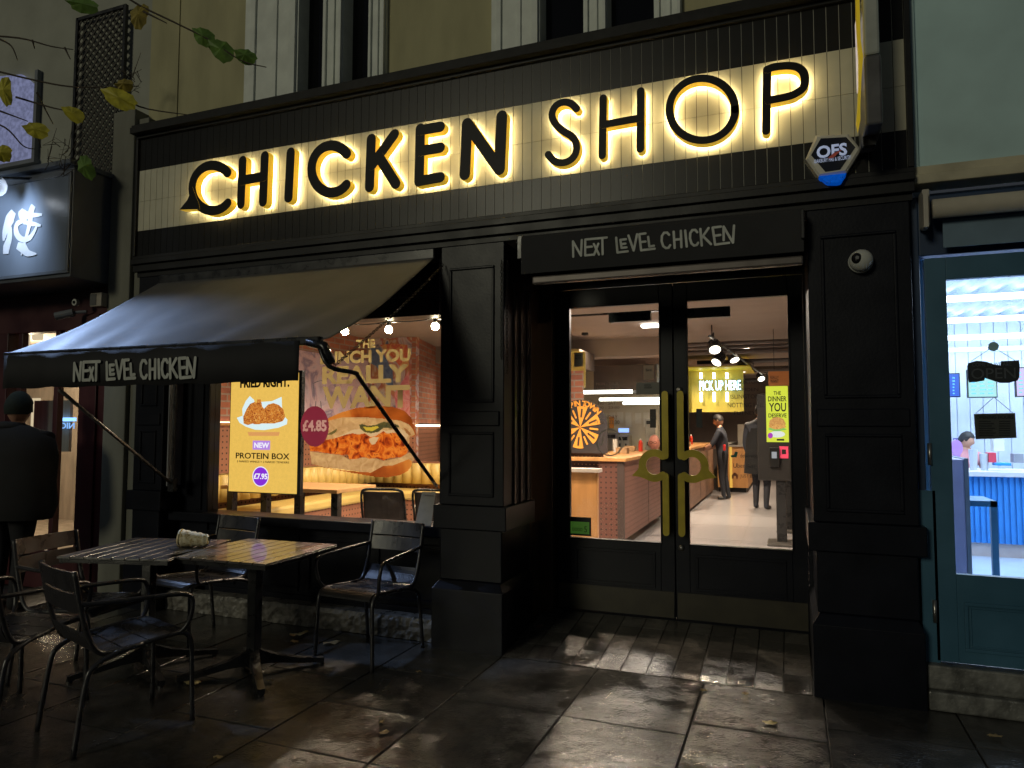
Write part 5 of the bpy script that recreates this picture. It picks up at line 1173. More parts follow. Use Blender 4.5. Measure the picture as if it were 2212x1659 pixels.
layer('chicken_fillet', [(0,350),(60,335),(130,360),(220,310),(330,290),(480,240),(560,225),(640,240),(720,225),(790,270),(860,260),(960,195),(1010,230),(1080,215),(1150,225),(1230,270),(1268,330),(1285,420),(1260,490),(1180,535),(1060,540),(960,572),(860,540),(780,555),(700,530),(600,560),(520,560),(500,500),(420,505),(300,490),(210,480),(120,460),(10,455)], 3, chk)
layer('sauce_drip', [(770,300),(830,270),(900,280),(880,320),(850,365),(810,375),(785,345)], 4, MATS['sauce_print'])
layer('pickle', [(645,110),(690,105),(760,130),(860,115),(960,75),(1060,85),(1160,120),(1165,145),(1080,160),(960,155),(900,205),(800,225),(720,210),(665,170)], 4, vinyl('pickle_skin', None, .6, [(.05,.06,.04),(.14,.13,.03)], 12))
layer('pickle_flesh', [(690,135),(780,150),(880,130),(900,150),(820,195),(740,190)], 5, vinyl('pickle_flesh', (.55,.48,.06), .6)); layer('pickle_slice', [(225,240),(300,200),(360,165),(350,205),(290,245)], 5, MATS['pickle_skin'])
layer('pickle_slice', [(1225,150),(1275,180),(1320,240),(1300,258),(1250,215)], 5, vinyl('brown_shade_print', (.30,.14,.05), .6))
layer('bun_base_crumb', [(8,460),(200,485),(420,510),(520,565),(700,540),(860,550),(960,580),(1180,540),(1270,490),(1300,475),(1340,510),(1362,570),(1335,590),(1320,640),(900,760),(500,700),(150,660),(30,625)], 2, crumb)
layer('bun_base', [(30,622),(150,655),(330,690),(520,715),(800,735),(950,650),(1080,640),(1190,600),(1290,560),(1330,590),(1325,650),(1280,710),(1180,765),(1020,795),(860,790),(600,745),(300,690),(100,650)], 4, crust)
LAY.append(('price_disc', [pp(680+30.5*cos(2*pi*k/40), 921-44*sin(2*pi*k/40), YV-.002) for k in range(40)], 9, vinyl('maroon_vinyl', (.20,.025,.065), .6)))
tm = text_mesh('£4.85', .04); vs_ = [v.co.copy() for v in tm.vertices]; ax0, ax1 = min(v.x for v in vs_), max(v.x for v in vs_); ay0, ay1 = min(v.y for v in vs_), max(v.y for v in vs_)
tx0_, tz0_ = P(654,920,YV).x, P(680,932,YV).z; tx1_, tz1_ = P(706,920,YV).x, P(680,907,YV).z
LAY.append(('price_text', [[(tx0_+(vs_[i].x-ax0)/(ax1-ax0)*(tx1_-tx0_), tz0_+(vs_[i].y-ay0)/(ay1-ay0)*(tz1_-tz0_)) for i in f.vertices] for f in tm.polygons], 10, vinyl('pink_grey_vinyl', (.50,.34,.36), .6)))
# one printed sheet: every cell belongs to the topmost printed shape over it
LAY.sort(key=lambda a: -a[2]); st_ = .0042
LAY = [(n_, q_ if isinstance(q_[0], list) else [q_], k_, m_) for n_, q_, k_, m_ in LAY]
bb = [(min(q[0] for s in L_[1] for q in s), max(q[0] for s in L_[1] for q in s), min(q[1] for s in L_[1] for q in s), max(q[1] for s in L_[1] for q in s)) for L_ in LAY]
X0, X1, Z0, Z1 = min(b[0] for b in bb), max(b[1] for b in bb), min(b[2] for b in bb), max(b[3] for b in bb)
sheets = [MB() for _ in LAY]
for iz in range(int((Z1-Z0)/st_)+1):
    z_ = Z0+(iz+.5)*st_
    for ix in range(int((X1-X0)/st_)+1):
        x_ = X0+(ix+.5)*st_
        for q_, L_ in enumerate(LAY):
            b = bb[q_]
            if b[0] <= x_ <= b[1] and b[2] <= z_ <= b[3] and any(inside(x_, z_, s) for s in L_[1]):
                h_ = st_/2; sheets[q_].quad((x_-h_,YV-.002,z_-h_),(x_+h_,YV-.002,z_-h_),(x_+h_,YV-.002,z_+h_),(x_-h_,YV-.002,z_+h_)); break
for L_, sh_ in zip(LAY, sheets):
    if sh_.v: sh_.build(L_[0], L_[3], SP)
m = MB(); q = rect_px(905,1062,941,1145,4.60); m.add([(q[0]+.01,4.50,q[1]-.01),(q[2],4.52,q[1]),(q[2],4.60,q[3]),(q[0]+.03,4.59,q[3])],[(0,1,2,3)]); PN = thing('notice', 'hanging grey notice sheet with small print at the right window corner', 'notice', P(923,1145,4.55))
m.build('sheet', mat('grey_notice_paper', (.40,.38,.35), .7, var=.1, vs=20), PN)
text_px('print', 'OPENING', 915,1068,938,1072,4.575,mat('faint_print', (.2,.19,.18), .7),PN)
# menu on the far wainscot
MP = thing('menu_board', 'dark grey menu board on the far wall behind the sandwich poster', 'menu board', onwall(930,1060))
m = MB(); m.extr([onwall(*p)-Vector((0,.05,0)) for p in [(912,934),(948,934),(948,1052),(910,1052)]], (0,.02,0)); m.build('board', mat('menu_grey', (.20,.19,.20), .6, var=.2, vs=8), MP)
# banquette
BQ = thing('banquette', 'yellow channel stitched banquette along the brick wall', 'bench', (-5.4,7,FZ))
m = MB(); m.box(-5.73,4.9,.70,-5.60,8.85,.98); 
for k in range(26): m.tube([(-5.58,5.0+k*.15,.70),(-5.58,5.0+k*.15,.98)], .082, 10)
for k in range(16): m.tube([(-5.6+k*.15,8.80,.70),(-5.6+k*.15,8.80,.98)], .082, 10)
m.build('backrest', yleather, BQ, smooth=True)
m = MB(); m.box(-5.6,4.9,.52,-5.10,8.75,.63); m.box(-5.6,8.30,.52,-3.2,8.8,.63)
m.build('seat', yleather, BQ, bevel=.03)
m = MB(); m.box(-5.6,4.9,FZ,-5.14,8.75,.52); m.build('seat_base', pegy, BQ); m = MB(); m.box(-5.1,8.34,FZ,-3.2,8.8,.52); m.box(-5.1,8.86,FZ,-3.2,8.9,1.0); m.build('seat_base', pegx, BQ)
HT = thing('high_table', 'long oak topped high table with black posts behind the poster screen', 'table', (-4.6,5.9,FZ))
m = MB(); m.box(-5.3,5.58,.87,-3.92,6.25,.905); m.build('table_top', mat('oak_table', (.62,.36,.15), .3, var=.12, vs=4, stretch=(.4,3,3)), HT, bevel=.004)
for x_ in (-5.22,-4.80,-4.40,-3.98):
    for y_ in (5.66,): MB().box(x_-.035,y_-.035,FZ,x_+.035,y_+.035,.87).build('leg', dkmetal, HT)
LT = thing('round_table', 'pale round topped low table behind the indoor chairs', 'table', (-2.95,6.3,FZ))
m = MB(); m.tube([(-3.15,6.5,.66),(-3.15,6.5,.70)], .42, 32); m.build('table_top', mat('pale_laminate', (.62,.55,.45), .25), LT); MB().tube([(-3.15,6.5,FZ),(-3.15,6.5,.66)], .035, 10).build('leg', dkmetal, LT)
MB().tube([(-3.15,6.5,FZ),(-3.15,6.5,FZ+.02)], .25, 20).build('base_plate', dkmetal, LT)
brownm = mat('brown_steel', (.11,.085,.075), .35, metal=.3, var=.2, vs=10)
def school_chair(lab):
    t = thing('indoor_chair', lab, 'chair', (0,0,0), 'brown steel chairs inside the window')
    m = MB(); m.box(-.19,.0,.44,.19,.38,.46); m.build('seat', brownm, t, bevel=.02)
    m = MB(); vs=[]; n=8
    for k in range(n+1):
        x = -.19+.38*k/n; yb = -.03-.03*(1-((x/.19)**2)); vs += [(x,yb,.60),(x,yb-.05,.86)]
    m.add(vs, [(2*k,2*k+2,2*k+3,2*k+1) for k in range(n)]); o = m.build('backrest', brownm, t); md = o.modifiers.new('t','SOLIDIFY'); md.thickness = .012
    for s in (-1,1):
        m = MB(); m.tube(smooth_path([(s*.20,-.16,0),(s*.20,-.06,.40),(s*.20,-.04,.60),(s*.195,-.10,.83),(s*.15,-.11,.88),(0,-.12,.885)],5), .012, 8); m.build('back_leg', dkmetal, t, smooth=True)
        m = MB(); m.tube(smooth_path([(s*.21,.42,0),(s*.19,.36,.40),(s*.18,.30,.44),(s*.18,.02,.44)],5), .012, 8); m.build('front_leg', dkmetal, t, smooth=True)
    return t
sc1 = school_chair('left one of the two brown steel chairs behind the window glass'); sc1.location = (-3.42,5.62,FZ); sc1.rotation_euler = (0,0,R(12))
copy_thing(sc1, (-2.95,5.72,FZ), R(4), 'right one of the two brown steel chairs behind the window glass')

# clutter on the counters: small jars, boxes and cups
rs = random.Random(21)
for k, (x, y, z, kind) in enumerate([(-2.35,9.3,1.12,0),(-2.2,9.9,1.12,1),(-2.42,10.4,1.12,2),(-2.1,10.7,1.12,0),(-1.75,13.1,1.14,1),(-1.95,13.6,1.14,2),(-1.85,14.6,1.14,0),(-2.05,12.8,1.14,2),(-2.3,10.9,1.12,1)]):
    names = [('sauce_bottle','red capped sauce bottle','bottle'),('card_box','brown card food box','box'),('cup_tower','stack of white paper cups','cups')][kind]
    spots = ['nearest the door on the left counter','beside the first bottle on the left counter','toward the back of the left counter','close to the front edge of the left counter','at the near end of the boarded counter','near the middle of the boarded counter','by the worker on the boarded counter','at the very front of the boarded counter','at the far end of the left counter']
    t = thing(names[0], names[1]+' '+spots[k], names[2], (x,y,z)); m = MB()
    if kind == 0: m.tube([(x,y,z),(x,y,z+.14),(x,y,z+.17)], [.032,.032,.014], 12); m.build('bottle_body', mat('sauce_red', (.5,.04,.02), .3), t); MB().tube([(x,y,z+.17),(x,y,z+.20)], [.015,.006], 10).build('cap', mat('cap_white', (.7,.7,.65), .4), t)
    elif kind == 1: m.box(x-.08,y-.08,z,x+.08,y+.08,z+.07); m.build('box_body', mat('kraft_card', (.42,.27,.14), .7), t, bevel=.006); MB().box(x-.082,y-.082,z+.07,x+.082,y+.082,z+.078).build('lid', mat('kraft_card', (.42,.27,.14)), t)
    else:
        for j in range(4): m.tube([(x,y,z+.03*j),(x,y,z+.03*j+.10)], [.028,.038], 14)
        m.build('cups', mat('paper_cup_white', (.72,.70,.64), .6), t)
# ================= outdoor furniture =================
tabm = mat('wet_table_slats', (.085,.075,.068), .30, var=.12, vs=5, bump=.08, bs=160, rvar=.06, spec=1., coat=.35)
chairm = mat('wet_chair_metal', (.036,.034,.036), .30, metal=.15, var=.2, vs=9, bump=.15, bs=180, rvar=.1, spec=.8)
def armchair(lab):
    t = thing('garden_armchair', lab, 'chair', (0,0,0), 'dark slatted metal armchairs round the outdoor tables')
    W = .212
    # seat of cross slats following the side rail; front is -y
    prof = smooth_path([(0,-.275,.425),(0,-.245,.452),(0,-.20,.458),(0,-.05,.445),(0,.10,.432),(0,.17,.44),(0,.215,.49),(0,.235,.54)], 6)
    m = MB(); cuts = [0,.20,.36,.52,.68,.84,1.0]
    L = [0]
    for a,b in zip(prof[:-1],prof[1:]): L.append(L[-1]+(b-a).length)
    def at(s):
        s = max(0,min(1,s))*L[-1]
        for i in range(len(L)-1):
            if s <= L[i+1]+1e-9: f = (s-L[i])/(L[i+1]-L[i]); return prof[i]+(prof[i+1]-prof[i])*f
        return prof[-1]
    def slats(m, n, g, x):
        for k in range(n):
            s0, s1 = k/n+g, (k+1)/n-g; pts = [at(s0+(s1-s0)*i/5) for i in range(6)]; b = len(m.v)
            for p in pts: m.v += [(-x,p.y,p.z),(x,p.y,p.z)]
            for p in pts: m.v += [(-x,p.y,p.z-.012),(x,p.y,p.z-.012)]
            for i in range(5): m.f.append((b+2*i,b+2*i+1,b+2*i+3,b+2*i+2)); m.m.append(0); m.f.append((b+12+2*i,b+12+2*i+2,b+12+2*i+3,b+12+2*i+1)); m.m.append(0); m.f.append((b+2*i,b+2*i+2,b+12+2*i+2,b+12+2*i)); m.m.append(0); m.f.append((b+2*i+1,b+12+2*i+1,b+12+2*i+3,b+2*i+3)); m.m.append(0)
            m.f.append((b,b+12,b+13,b+1)); m.m.append(0); m.f.append((b+10,b+11,b+23,b+22)); m.m.append(0)
    slats(m, 5, .007, W-.015); m.build('seat', chairm, t)
    # back: two broad bent slats and a lower one
    m = MB()
    for (z0,z1) in ((.737,.828),(.636,.725)):
        n = 10; b = len(m.v)
        for th in (0,.012):
            for k in range(n+1):
                x = (-W-.005)+(2*W+.01)*k/n; cv = .018*(1-(x/W)**2)
                for z in (z0,z1): y = .235+(z-.54)*.19; m.v.append((x,y+cv+th,z))
        for k in range(n):
            a = b+2*k; c = b+2*(n+1)+2*k; m.f += [(a,a+2,a+3,a+1),(c,c+1,c+3,c+2),(a,c,c+2,a+2),(a+1,a+3,c+3,c+1)]; m.m += [0]*4
        m.f += [(b,b+1,b+2*(n+1)+1,b+2*(n+1)),(b+2*n,b+2*(n+1)+2*n,b+2*(n+1)+2*n+1,b+2*n+1)]; m.m += [0]*2
    m.build('backrest', chairm, t)
    for s in (-1,1):
        m = MB(); m.tube(smooth_path([(s*(W+.014),-.275,0),(s*(W+.006),-.268,.25),(s*W,-.262,.39),(s*W,-.225,.445),(s*W,-.12,.447),(s*W,.10,.430),(s*W,.18,.445),(s*W,.225,.53),(s*W,.26,.66),(s*W,.292,.830)],5), .0125, 10); m.build('side_frame', chairm, t, smooth=True)
        m = MB(); m.tube(smooth_path([(s*(W+.006),-.02,.437),(s*(W+.012),.10,.425),(s*(W+.016),.20,.385),(s*(W+.014),.235,.30),(s*(W+.018),.275,.0)],5), .0125, 10); m.build('rear_leg', chairm, t, smooth=True)
        m = MB(); m.tube(smooth_path([(s*W,-.20,.448),(s*(W+.025),-.235,.50),(s*(W+.045),-.245,.60),(s*(W+.045),-.205,.648),(s*(W+.035),-.05,.662),(s*(W+.02),.12,.668),(s*W,.262,.675)],5), .0115, 10); m.build('armrest', chairm, t, smooth=True)
    return t
ac = armchair('black metal armchair nearest the left pilaster, its back against the window sill')
ac.location = (-2.60,4.10,0); ac.rotation_euler = (0,0,R(-5))
copy_thing(ac, (-3.86,3.93,0), R(-8), 'black metal armchair tucked behind the two tables below the window')
copy_thing(ac, (-3.17,2.68,0), R(180-18), 'wet black armchair in the foreground with its back to the camera')
copy_thing(ac, (-3.80,2.56,0), R(180+8), 'black armchair cut off by the left picture edge')
copy_thing(ac, (-3.98,3.10,0), R(90+6), 'armchair at the left table end with its pale lit back slats facing the camera')
def cafe_table(lab):
    t = thing('outdoor_table', lab, 'table', (0,0,0), 'black slatted square outdoor tables')
    m = MB(); h = .35; n = 8
    for k in range(n):
        x0 = -h+2*h*k/n; m.box(x0+.0045,-h,.725,x0+2*h/n-.0045,h,.738)
    m.box(-h,-h,.722,h,h,.728,1)
    m.build('table_top', [tabm, blackmetal], t, bevel=.0015, seg=1)
    m = MB(); m.box(-h+.01,-h+.01,.70,h-.01,-h+.025,.722); m.box(-h+.01,h-.025,.70,h-.01,h-.01,.722); m.box(-h+.01,-h+.025,.70,-h+.025,h-.025,.722); m.box(h-.025,-h+.025,.70,h-.01,h-.025,.722); m.box(-.12,-.12,.70,.12,.12,.722); m.build('frame', blackmetal, t)
    m = MB(); m.box(-.032,-.032,.10,.032,.032,.70); m.build('column', blackmetal, t, bevel=.006)
    m = MB()
    for k in range(4):
        a = R(45+90*k); d = Vector((cos(a),sin(a),0)); nn = Vector((-d.y,d.x,0))
        secs = [(0.,.17,.03,.030),(.05,.135,.055,.028),(.14,.095,.05,.024),(.30,.055,.025,.022),(.42,.040,.012,.020)]
        b = len(m.v)
        for r_, zt_, zb_2, w_ in secs:
            for sx, zz in ((-1,zt_),(1,zt_),(1,zb_2),(-1,zb_2)): m.v.append(tuple(d*r_+nn*w_*sx+Vector((0,0,zz))))
        for i in range(4):
            for j in range(4): m.f.append((b+4*i+j,b+4*i+(j+1)%4,b+4*i+4+(j+1)%4,b+4*i+4+j)); m.m.append(0)
        m.f.append((b+16,b+17,b+18,b+19)); m.m.append(0)
        e = d*.405; m.tube([(e.x,e.y,0),(e.x,e.y,.035)], .017, 10)
    m.build('foot', blackmetal, t)
    return t
tb = cafe_table('right outdoor table catching the warm window light'); tb.location = (-3.065,3.535,0); tb.rotation_euler = (0,0,R(2))
copy_thing(tb, (-3.74,3.36,0), R(14), 'left outdoor table in the shade, with a tipped cup lying on it')
# tipped cup
CU = thing('paper_cup', 'crumpled pale yellow cup lying on its side on the left outdoor table', 'cup', (0,0,0))
p0, p1 = G(390,1161,.798), G(450,1166,.782); m = MB(); rs = random.Random(2); n = 14; seg = 20; b = 0
for i in range(n+1):
    t_ = i/n; c = p0+(p1-p0)*t_; r_ = (.054-.018*t_)*(1+.04*sin(i*2.1)) if 0 < i < n else .040-.016*t_; ax = (p1-p0).normalized(); nx = Vector((0,0,1)); ny = ax.cross(nx)
    for k in range(seg): a = 2*pi*k/seg; rr = r_*(1+rs.uniform(-.05,.05)); m.v.append(tuple(c+Vector((0,0,-.003))+nx*cos(a)*rr+ny*sin(a)*rr))
for i in range(n):
    for k in range(seg): m.f.append((i*seg+k,i*seg+(k+1)%seg,(i+1)*seg+(k+1)%seg,(i+1)*seg+k)); m.m.append(0)
m.f.append(tuple(range(seg))); m.m.append(0); m.f.append(tuple(n*seg+k for k in reversed(range(seg)))); m.m.append(0)
m.build('cup_body', ramp_mat('cup_print', [(.45,.32,.12),(.85,.75,.48),(.9,.84,.62)], 40, .5, detail=6, bump=.4), CU, smooth=True)
mm = MB(); r_ = .056; mm.tube([p0+(p1-p0)*.02+Vector((0,0,-.002)), p0-(p1-p0)*.03+Vector((0,0,-.002))], [r_,r_*.97], 20); mm.build('lid', mat('cup_lid', (.66,.55,.30), .4, var=.3, vs=30), CU)

# ================= fallen leaves and twigs =================
leafm = [mat('fallen_leaf_pale', (.55,.45,.20), .6, var=.3, vs=40), mat('fallen_leaf_tan', (.38,.28,.13), .6, var=.3, vs=40)]
LFS = [((G(640,1374)),.055,.3,0),((G(656,1370)),.05,1.6,0),((G(716,1391)),.06,.8,1),((G(636,1388)),.03,.2,1),((G(415,1478)),.05,.1,0),((G(582,1474)),.022,.4,1),((G(1664,1566)),.035,.2,0),((G(2150,1595)),.03,.1,1),((G(830,1587)),.025,1.1,1),((G(824,1563)),.02,2.,1),((G(1520,1495)),.02,.5,1),((G(1610,1502)),.016,.3,1),((G(1230,1330,.07)),.03,.2,1),((G(470,1640)),.02,.5,1),((G(905,1455)),.02,.9,1)]
wh = ['pale yellow fallen leaf under the right table, left of a pair','pale yellow fallen leaf under the right table, right of a pair','ribbed tan fallen leaf by the front leg of the armchair near the pilaster','small tan leaf scrap in front of the stone step','pale leaf beside a foot of the right table','tiny leaf scrap right of the table foot','pale leaf on the paving before the right pilaster','small leaf at the lower right corner of the picture','small leaf scrap on the wet slab below the left pilaster','smaller leaf scrap above the one below the left pilaster','tiny leaf scrap at the edge of the entrance ramp','tiny tan scrap near the right end of the ramp edge','leaf scrap by the left door kick plate','tiny scrap on the dark paving at the lower left','small scrap on the paving in front of the left pilaster base']
rs = random.Random(8)
for k, (p, r_, a, mi) in enumerate(LFS):
    m = MB(); n = 14; pts = []
    for i in range(n):
        t_ = 2*pi*i/n; rr = r_*(1+.18*sin(5*t_+k)+rs.uniform(-.08,.08)); x, y = rr*cos(t_), rr*.55*sin(t_); pts.append((p.x+x*cos(a)-y*sin(a), p.y+x*sin(a)+y*cos(a), p.z+.006+.012*rs.random()))
    m.v = [(p.x,p.y,p.z+.016)]+pts; m.f = [(0,1+i,1+(i+1)%n) for i in range(n)]; m.m = [0]*n
    o = m.build('fallen_leaf', leafm[mi]); tag(o, wh[k], 'leaf', 'fallen leaves on the wet paving'); md = o.modifiers.new('t','SOLIDIFY'); md.thickness = .0015
# overhanging tree twigs with leaves at the upper left
twig = mat('twig_bark', (.06,.045,.03), .8, var=.3, vs=30)
OT = thing('tree_branches', 'overhanging bare twigs with yellow and green leaves at the upper left', 'tree', P(-60,150,2.6))
YT = 2.75
def T(u, v, y=YT): return P(u, v, y)
m = MB()
for br in ([(-60,75,2.7),(40,82,2.72),(110,100,2.75),(158,107,2.8)], [(-60,140,2.7),(60,170,2.7),(150,187,2.75),(225,188,2.8),(300,186,2.85)],[(200,-60,2.6),(290,5,2.7),(370,45,2.75),(450,85,2.8),(520,130,2.8),(575,145,2.8)],[(-60,250,2.7),(10,275,2.7),(50,315,2.72),(75,322,2.75)],[(0,85,2.7),(25,100,2.7),(38,130,2.7)],[(70,87,2.73),(75,105,2.73)],[(140,103,2.78),(152,128,2.78)],[(310,25,2.7),(360,50,2.7)],[(0,240,2.7),(60,262,2.7)],[(80,200,2.75),(100,240,2.75),(115,268,2.75)],[(250,190,2.8),(300,230,2.8),(405,248,2.8)],[(35,210,2.7),(110,232,2.7),(150,240,2.72)]):
    m = MB(); m.tube(smooth_path([T(*q) for q in br],5), [.0065-.0040*i/(5*(len(br)-1)) for i in range(5*(len(br)-1)+1)], 5); m.build('branch', twig, OT, smooth=True)
rs = random.Random(12)
for k in range(34):
    u, v = rs.choice([(130,330),(110,310),(150,345),(285,170),(290,205),(120,360)]); u += rs.uniform(-25,25); v += rs.uniform(-25,25); y0 = 4.0 if v > 250 else 4.3
    a = P(u,v,y0); m = MB(); m.tube([a, a+Vector((rs.uniform(-.10,.10),rs.uniform(-.05,.05),rs.uniform(-.02,.12))), a+Vector((rs.uniform(-.16,.16),rs.uniform(-.05,.05),rs.uniform(.0,.22)))], [.004,.003,.0015], 4); m.build('twig', twig, OT, smooth=True)
lm = [mat('leaf_yellow', (.55,.50,.05), .5, var=.3, vs=25), mat('leaf_green', (.13,.24,.04), .5, var=.35, vs=25), mat('leaf_olive', (.33,.26,.05), .55, var=.3, vs=25)]
for (u, v, su, sv, rot, mi, y) in ((258,212,38,20,-25,0,2.72),(10,195,14,32,5,0,2.6),(78,280,26,17,-15,0,2.68),(158,246,24,15,-30,0,2.72),(184,360,16,28,25,1,2.7),(5,330,18,18,0,0,2.62),(180,10,32,16,-12,1,2.66),(300,32,18,28,-20,2,2.7),(268,182,18,14,0,2,2.74),(440,78,26,18,-35,1,2.8),(478,108,30,20,-38,1,2.8),(530,120,24,16,-25,1,2.8),(462,95,14,12,10,1,2.82)):
    c = P(u,v,y); px = (c-CAM).dot(fw)/FP; m = MB(); n = 18; ring = []; rs = random.Random(u)
    for i in range(n):
        t_ = 2*pi*i/n; rr = 1+.07*(i%2)+rs.uniform(-.05,.05); x, z = su*px*cos(t_)*rr, sv*px*sin(t_)*rr
        if abs(t_-pi) < .25: x *= 1.15
        a = R(rot); ring.append(c+rt*(x*cos(a)-z*sin(a))+up*(x*sin(a)+z*cos(a))+fw*(.02*abs(sin(t_))+rs.uniform(-.006,.006)))
    a = R(rot); mid = [c+(rt*cos(a)+up*sin(a))*(su*px*f)+fw*.012*(-1) for f in (-.5,0,.5)]
    m.v = [tuple(p) for p in ring+mid]
    for i in range(n): m.f.append((i,(i+1)%n,n+1)); m.m.append(0)
    o = m.build('leaf', lm[mi], OT, smooth=False); md = o.modifiers.new('t','SOLIDIFY'); md.thickness = .001
# ================= people =================
skin = mat('skin', (.50,.27,.18), .5, var=.06); tee = mat('black_shirt', (.022,.026,.04), .8, var=.2); trou = mat('black_trousers', (.015,.017,.025), .8, var=.2); shoe = mat('black_shoes', (.02,.02,.02), .4)
hairm = mat('black_hair', (.012,.010,.010), .6, var=.3, vs=40); glove = mat('blue_glove', (.15,.38,.55), .5)
def skinbody(nodes, edges, mats, lab_of):
    """nodes {name:(co, radius)}, edges list; body grown with the skin modifier; returns mesh with materials by nearest joint"""
    names = list(nodes); me = bpy.data.meshes.new('b'); me.from_pydata([nodes[n][0] for n in names], [(names.index(a),names.index(b)) for a,b in edges], [])
    ob = bpy.data.objects.new('b', me); COL.objects.link(ob); md = ob.modifiers.new('s','SKIN'); md.use_smooth_shade = True
    if not me.skin_vertices: 
        pass
    sv = me.skin_vertices[0].data
    for i, n in enumerate(names): r_ = nodes[n][1]; sv[i].radius = (r_, r_) if not isinstance(r_, tuple) else r_
    sv[0].use_root = True
    sd = ob.modifiers.new('d','SUBSURF'); sd.levels = 2; sd.render_levels = 2
    dg = bpy.context.evaluated_depsgraph_get(); out = bpy.data.meshes.new_from_object(ob.evaluated_get(dg)); bpy.data.objects.remove(ob)
    out.materials.clear()
    for m_ in mats: out.materials.append(m_)
    jn = [(Vector(nodes[a][0]), Vector(nodes[b][0]), lab_of(a,b)) for a,b in edges]
    for p in out.polygons:
        c = p.center; best = None
        for a, b, l_ in jn:
            t_ = max(0,min(1,(c-a).dot(b-a)/max(1e-9,(b-a).length_squared))); d = (c-(a+(b-a)*t_)).length
            if best is None or d < best[0]: best = (d, l_)
        p.material_index = best[1]; p.use_smooth = True
    return out
def head_mesh(mb, c, r, look, mi=0, seg=20):
    """head with jaw, nose, brow and ears looking along 'look'"""
    look = Vector(look).normalized(); side = look.cross(Vector((0,0,1))).normalized(); upv = side.cross(look)
    b = len(mb.v); n = 14
    for i in range(n+1):
        t = pi*i/n
        for k in range(seg):
            p = 2*pi*k/seg; x, y, z = sin(t)*cos(p), sin(t)*sin(p), cos(t)   # x: forward, y: side
            w = .80 if z > -.1 else .80-.28*(-.1-z); fx = .98 if z > -.1 else .98-.10*(-.1-z)
            X = x*fx; Y = y*w; Z = z*1.18
            f = max(0, x)
            if abs(y) < .22 and -.35 < z < .10 and x > 0: X += .16*(1-abs(y)/.22)*(1 if z < -.1 else .6)
            if .02 < z < .28 and x > .5 and .15 < abs(y) < .5: X -= .07
            if -.62 < z < -.5 and x > .5 and abs(y) < .3: X -= .03
            if z < -.75 and x > 0: X += .10
            v = Vector(c)+look*(X*r)+side*(Y*r)+upv*(Z*r); mb.v.append(tuple(v))
    for i in range(n):
        for k in range(seg): mb.f.append((b+i*seg+k,b+(i+1)*seg+k,b+(i+1)*seg+(k+1)%seg,b+i*seg+(k+1)%seg)); mb.m.append(mi)
    for s in (-1,1): mb.ball(Vector(c)+side*(s*.80*r)-look*(.02*r)-upv*(.05*r), .17*r, mi, 6, (.6,.6,1.4) )
def hair_mesh(name, c, r, look, mt, parent, low=-.1, k_=1.08):
    look = Vector(look).normalized(); side = look.cross(Vector((0,0,1))).normalized(); upv = side.cross(look); m = MB(); n, seg = 12, 20; rs = random.Random(3)
    for i in range(n+1):
        t = pi*.62*i/n
        for k in range(seg):
            p = 2*pi*k/seg; x,y,z = sin(t)*cos(p), sin(t)*sin(p), cos(t)
            lim = .42 if x > .3 else (low if x > -.2 else low-.25)
            if z < lim: f = math.sqrt(max(.0,1-lim*lim))/max(1e-6,math.sqrt(x*x+y*y)); x, y, z = x*f, y*f, lim
            kk = k_*(1+rs.uniform(-.01,.02)); m.v.append(tuple(Vector(c)+look*(x*.98*r*kk)+side*(y*.82*r*kk)+upv*(z*1.18*r*kk)))
    for i in range(n):
        for k in range(seg): m.f.append((i*seg+k,(i+1)*seg+k,(i+1)*seg+(k+1)%seg,i*seg+(k+1)%seg)); m.m.append(0)
    return m.build(name, mt, parent, smooth=True)
def hand(mb, wrist, d, palm_n, mi, curl=.5, s=1., side=1):
    """palm, four fingers of unequal length and a thumb from the side of the palm"""
    d = Vector(d).normalized(); n = Vector(palm_n).normalized(); sd = d.cross(n).normalized()*side; w0 = Vector(wrist)
    b = len(mb.v)
    for f, wd, th in ((0,.026,.018),(.035,.036,.016),(.085,.040,.013)):
        for a, c in ((-1,-1),(1,-1),(1,1),(-1,1)): mb.v.append(tuple(w0+d*f*s+sd*wd*a*s+n*th*c*s))
    for i in range(2):
        for j in range(4): mb.f.append((b+4*i+j,b+4*i+(j+1)%4,b+4*i+4+(j+1)%4,b+4*i+4+j)); mb.m.append(mi)
    mb.f += [(b+3,b+2,b+1,b),(b+8,b+9,b+10,b+11)]; mb.m += [mi]*2
    for k, ln in enumerate((.070,.078,.072,.056)):
        p = w0+(d*.080+sd*(-.030+.020*k))*s; dd = d.copy(); pts = [p]
        for j in range(3): dd = (dd*cos(curl*.6)+n*sin(curl*.6)).normalized(); p = p+dd*ln*s*(.42,.32,.26)[j]; pts.append(p)
        mb.tube(pts, [.0095*s,.009*s,.0085*s,.006*s], 8, mi)
    p = w0+(d*.03-sd*.030)*s; mb.tube([p, p+(d*.03-sd*.025)*s, p+(d*.055-sd*.026+n*.012)*s], [.011*s,.010*s,.007*s], 8, mi)
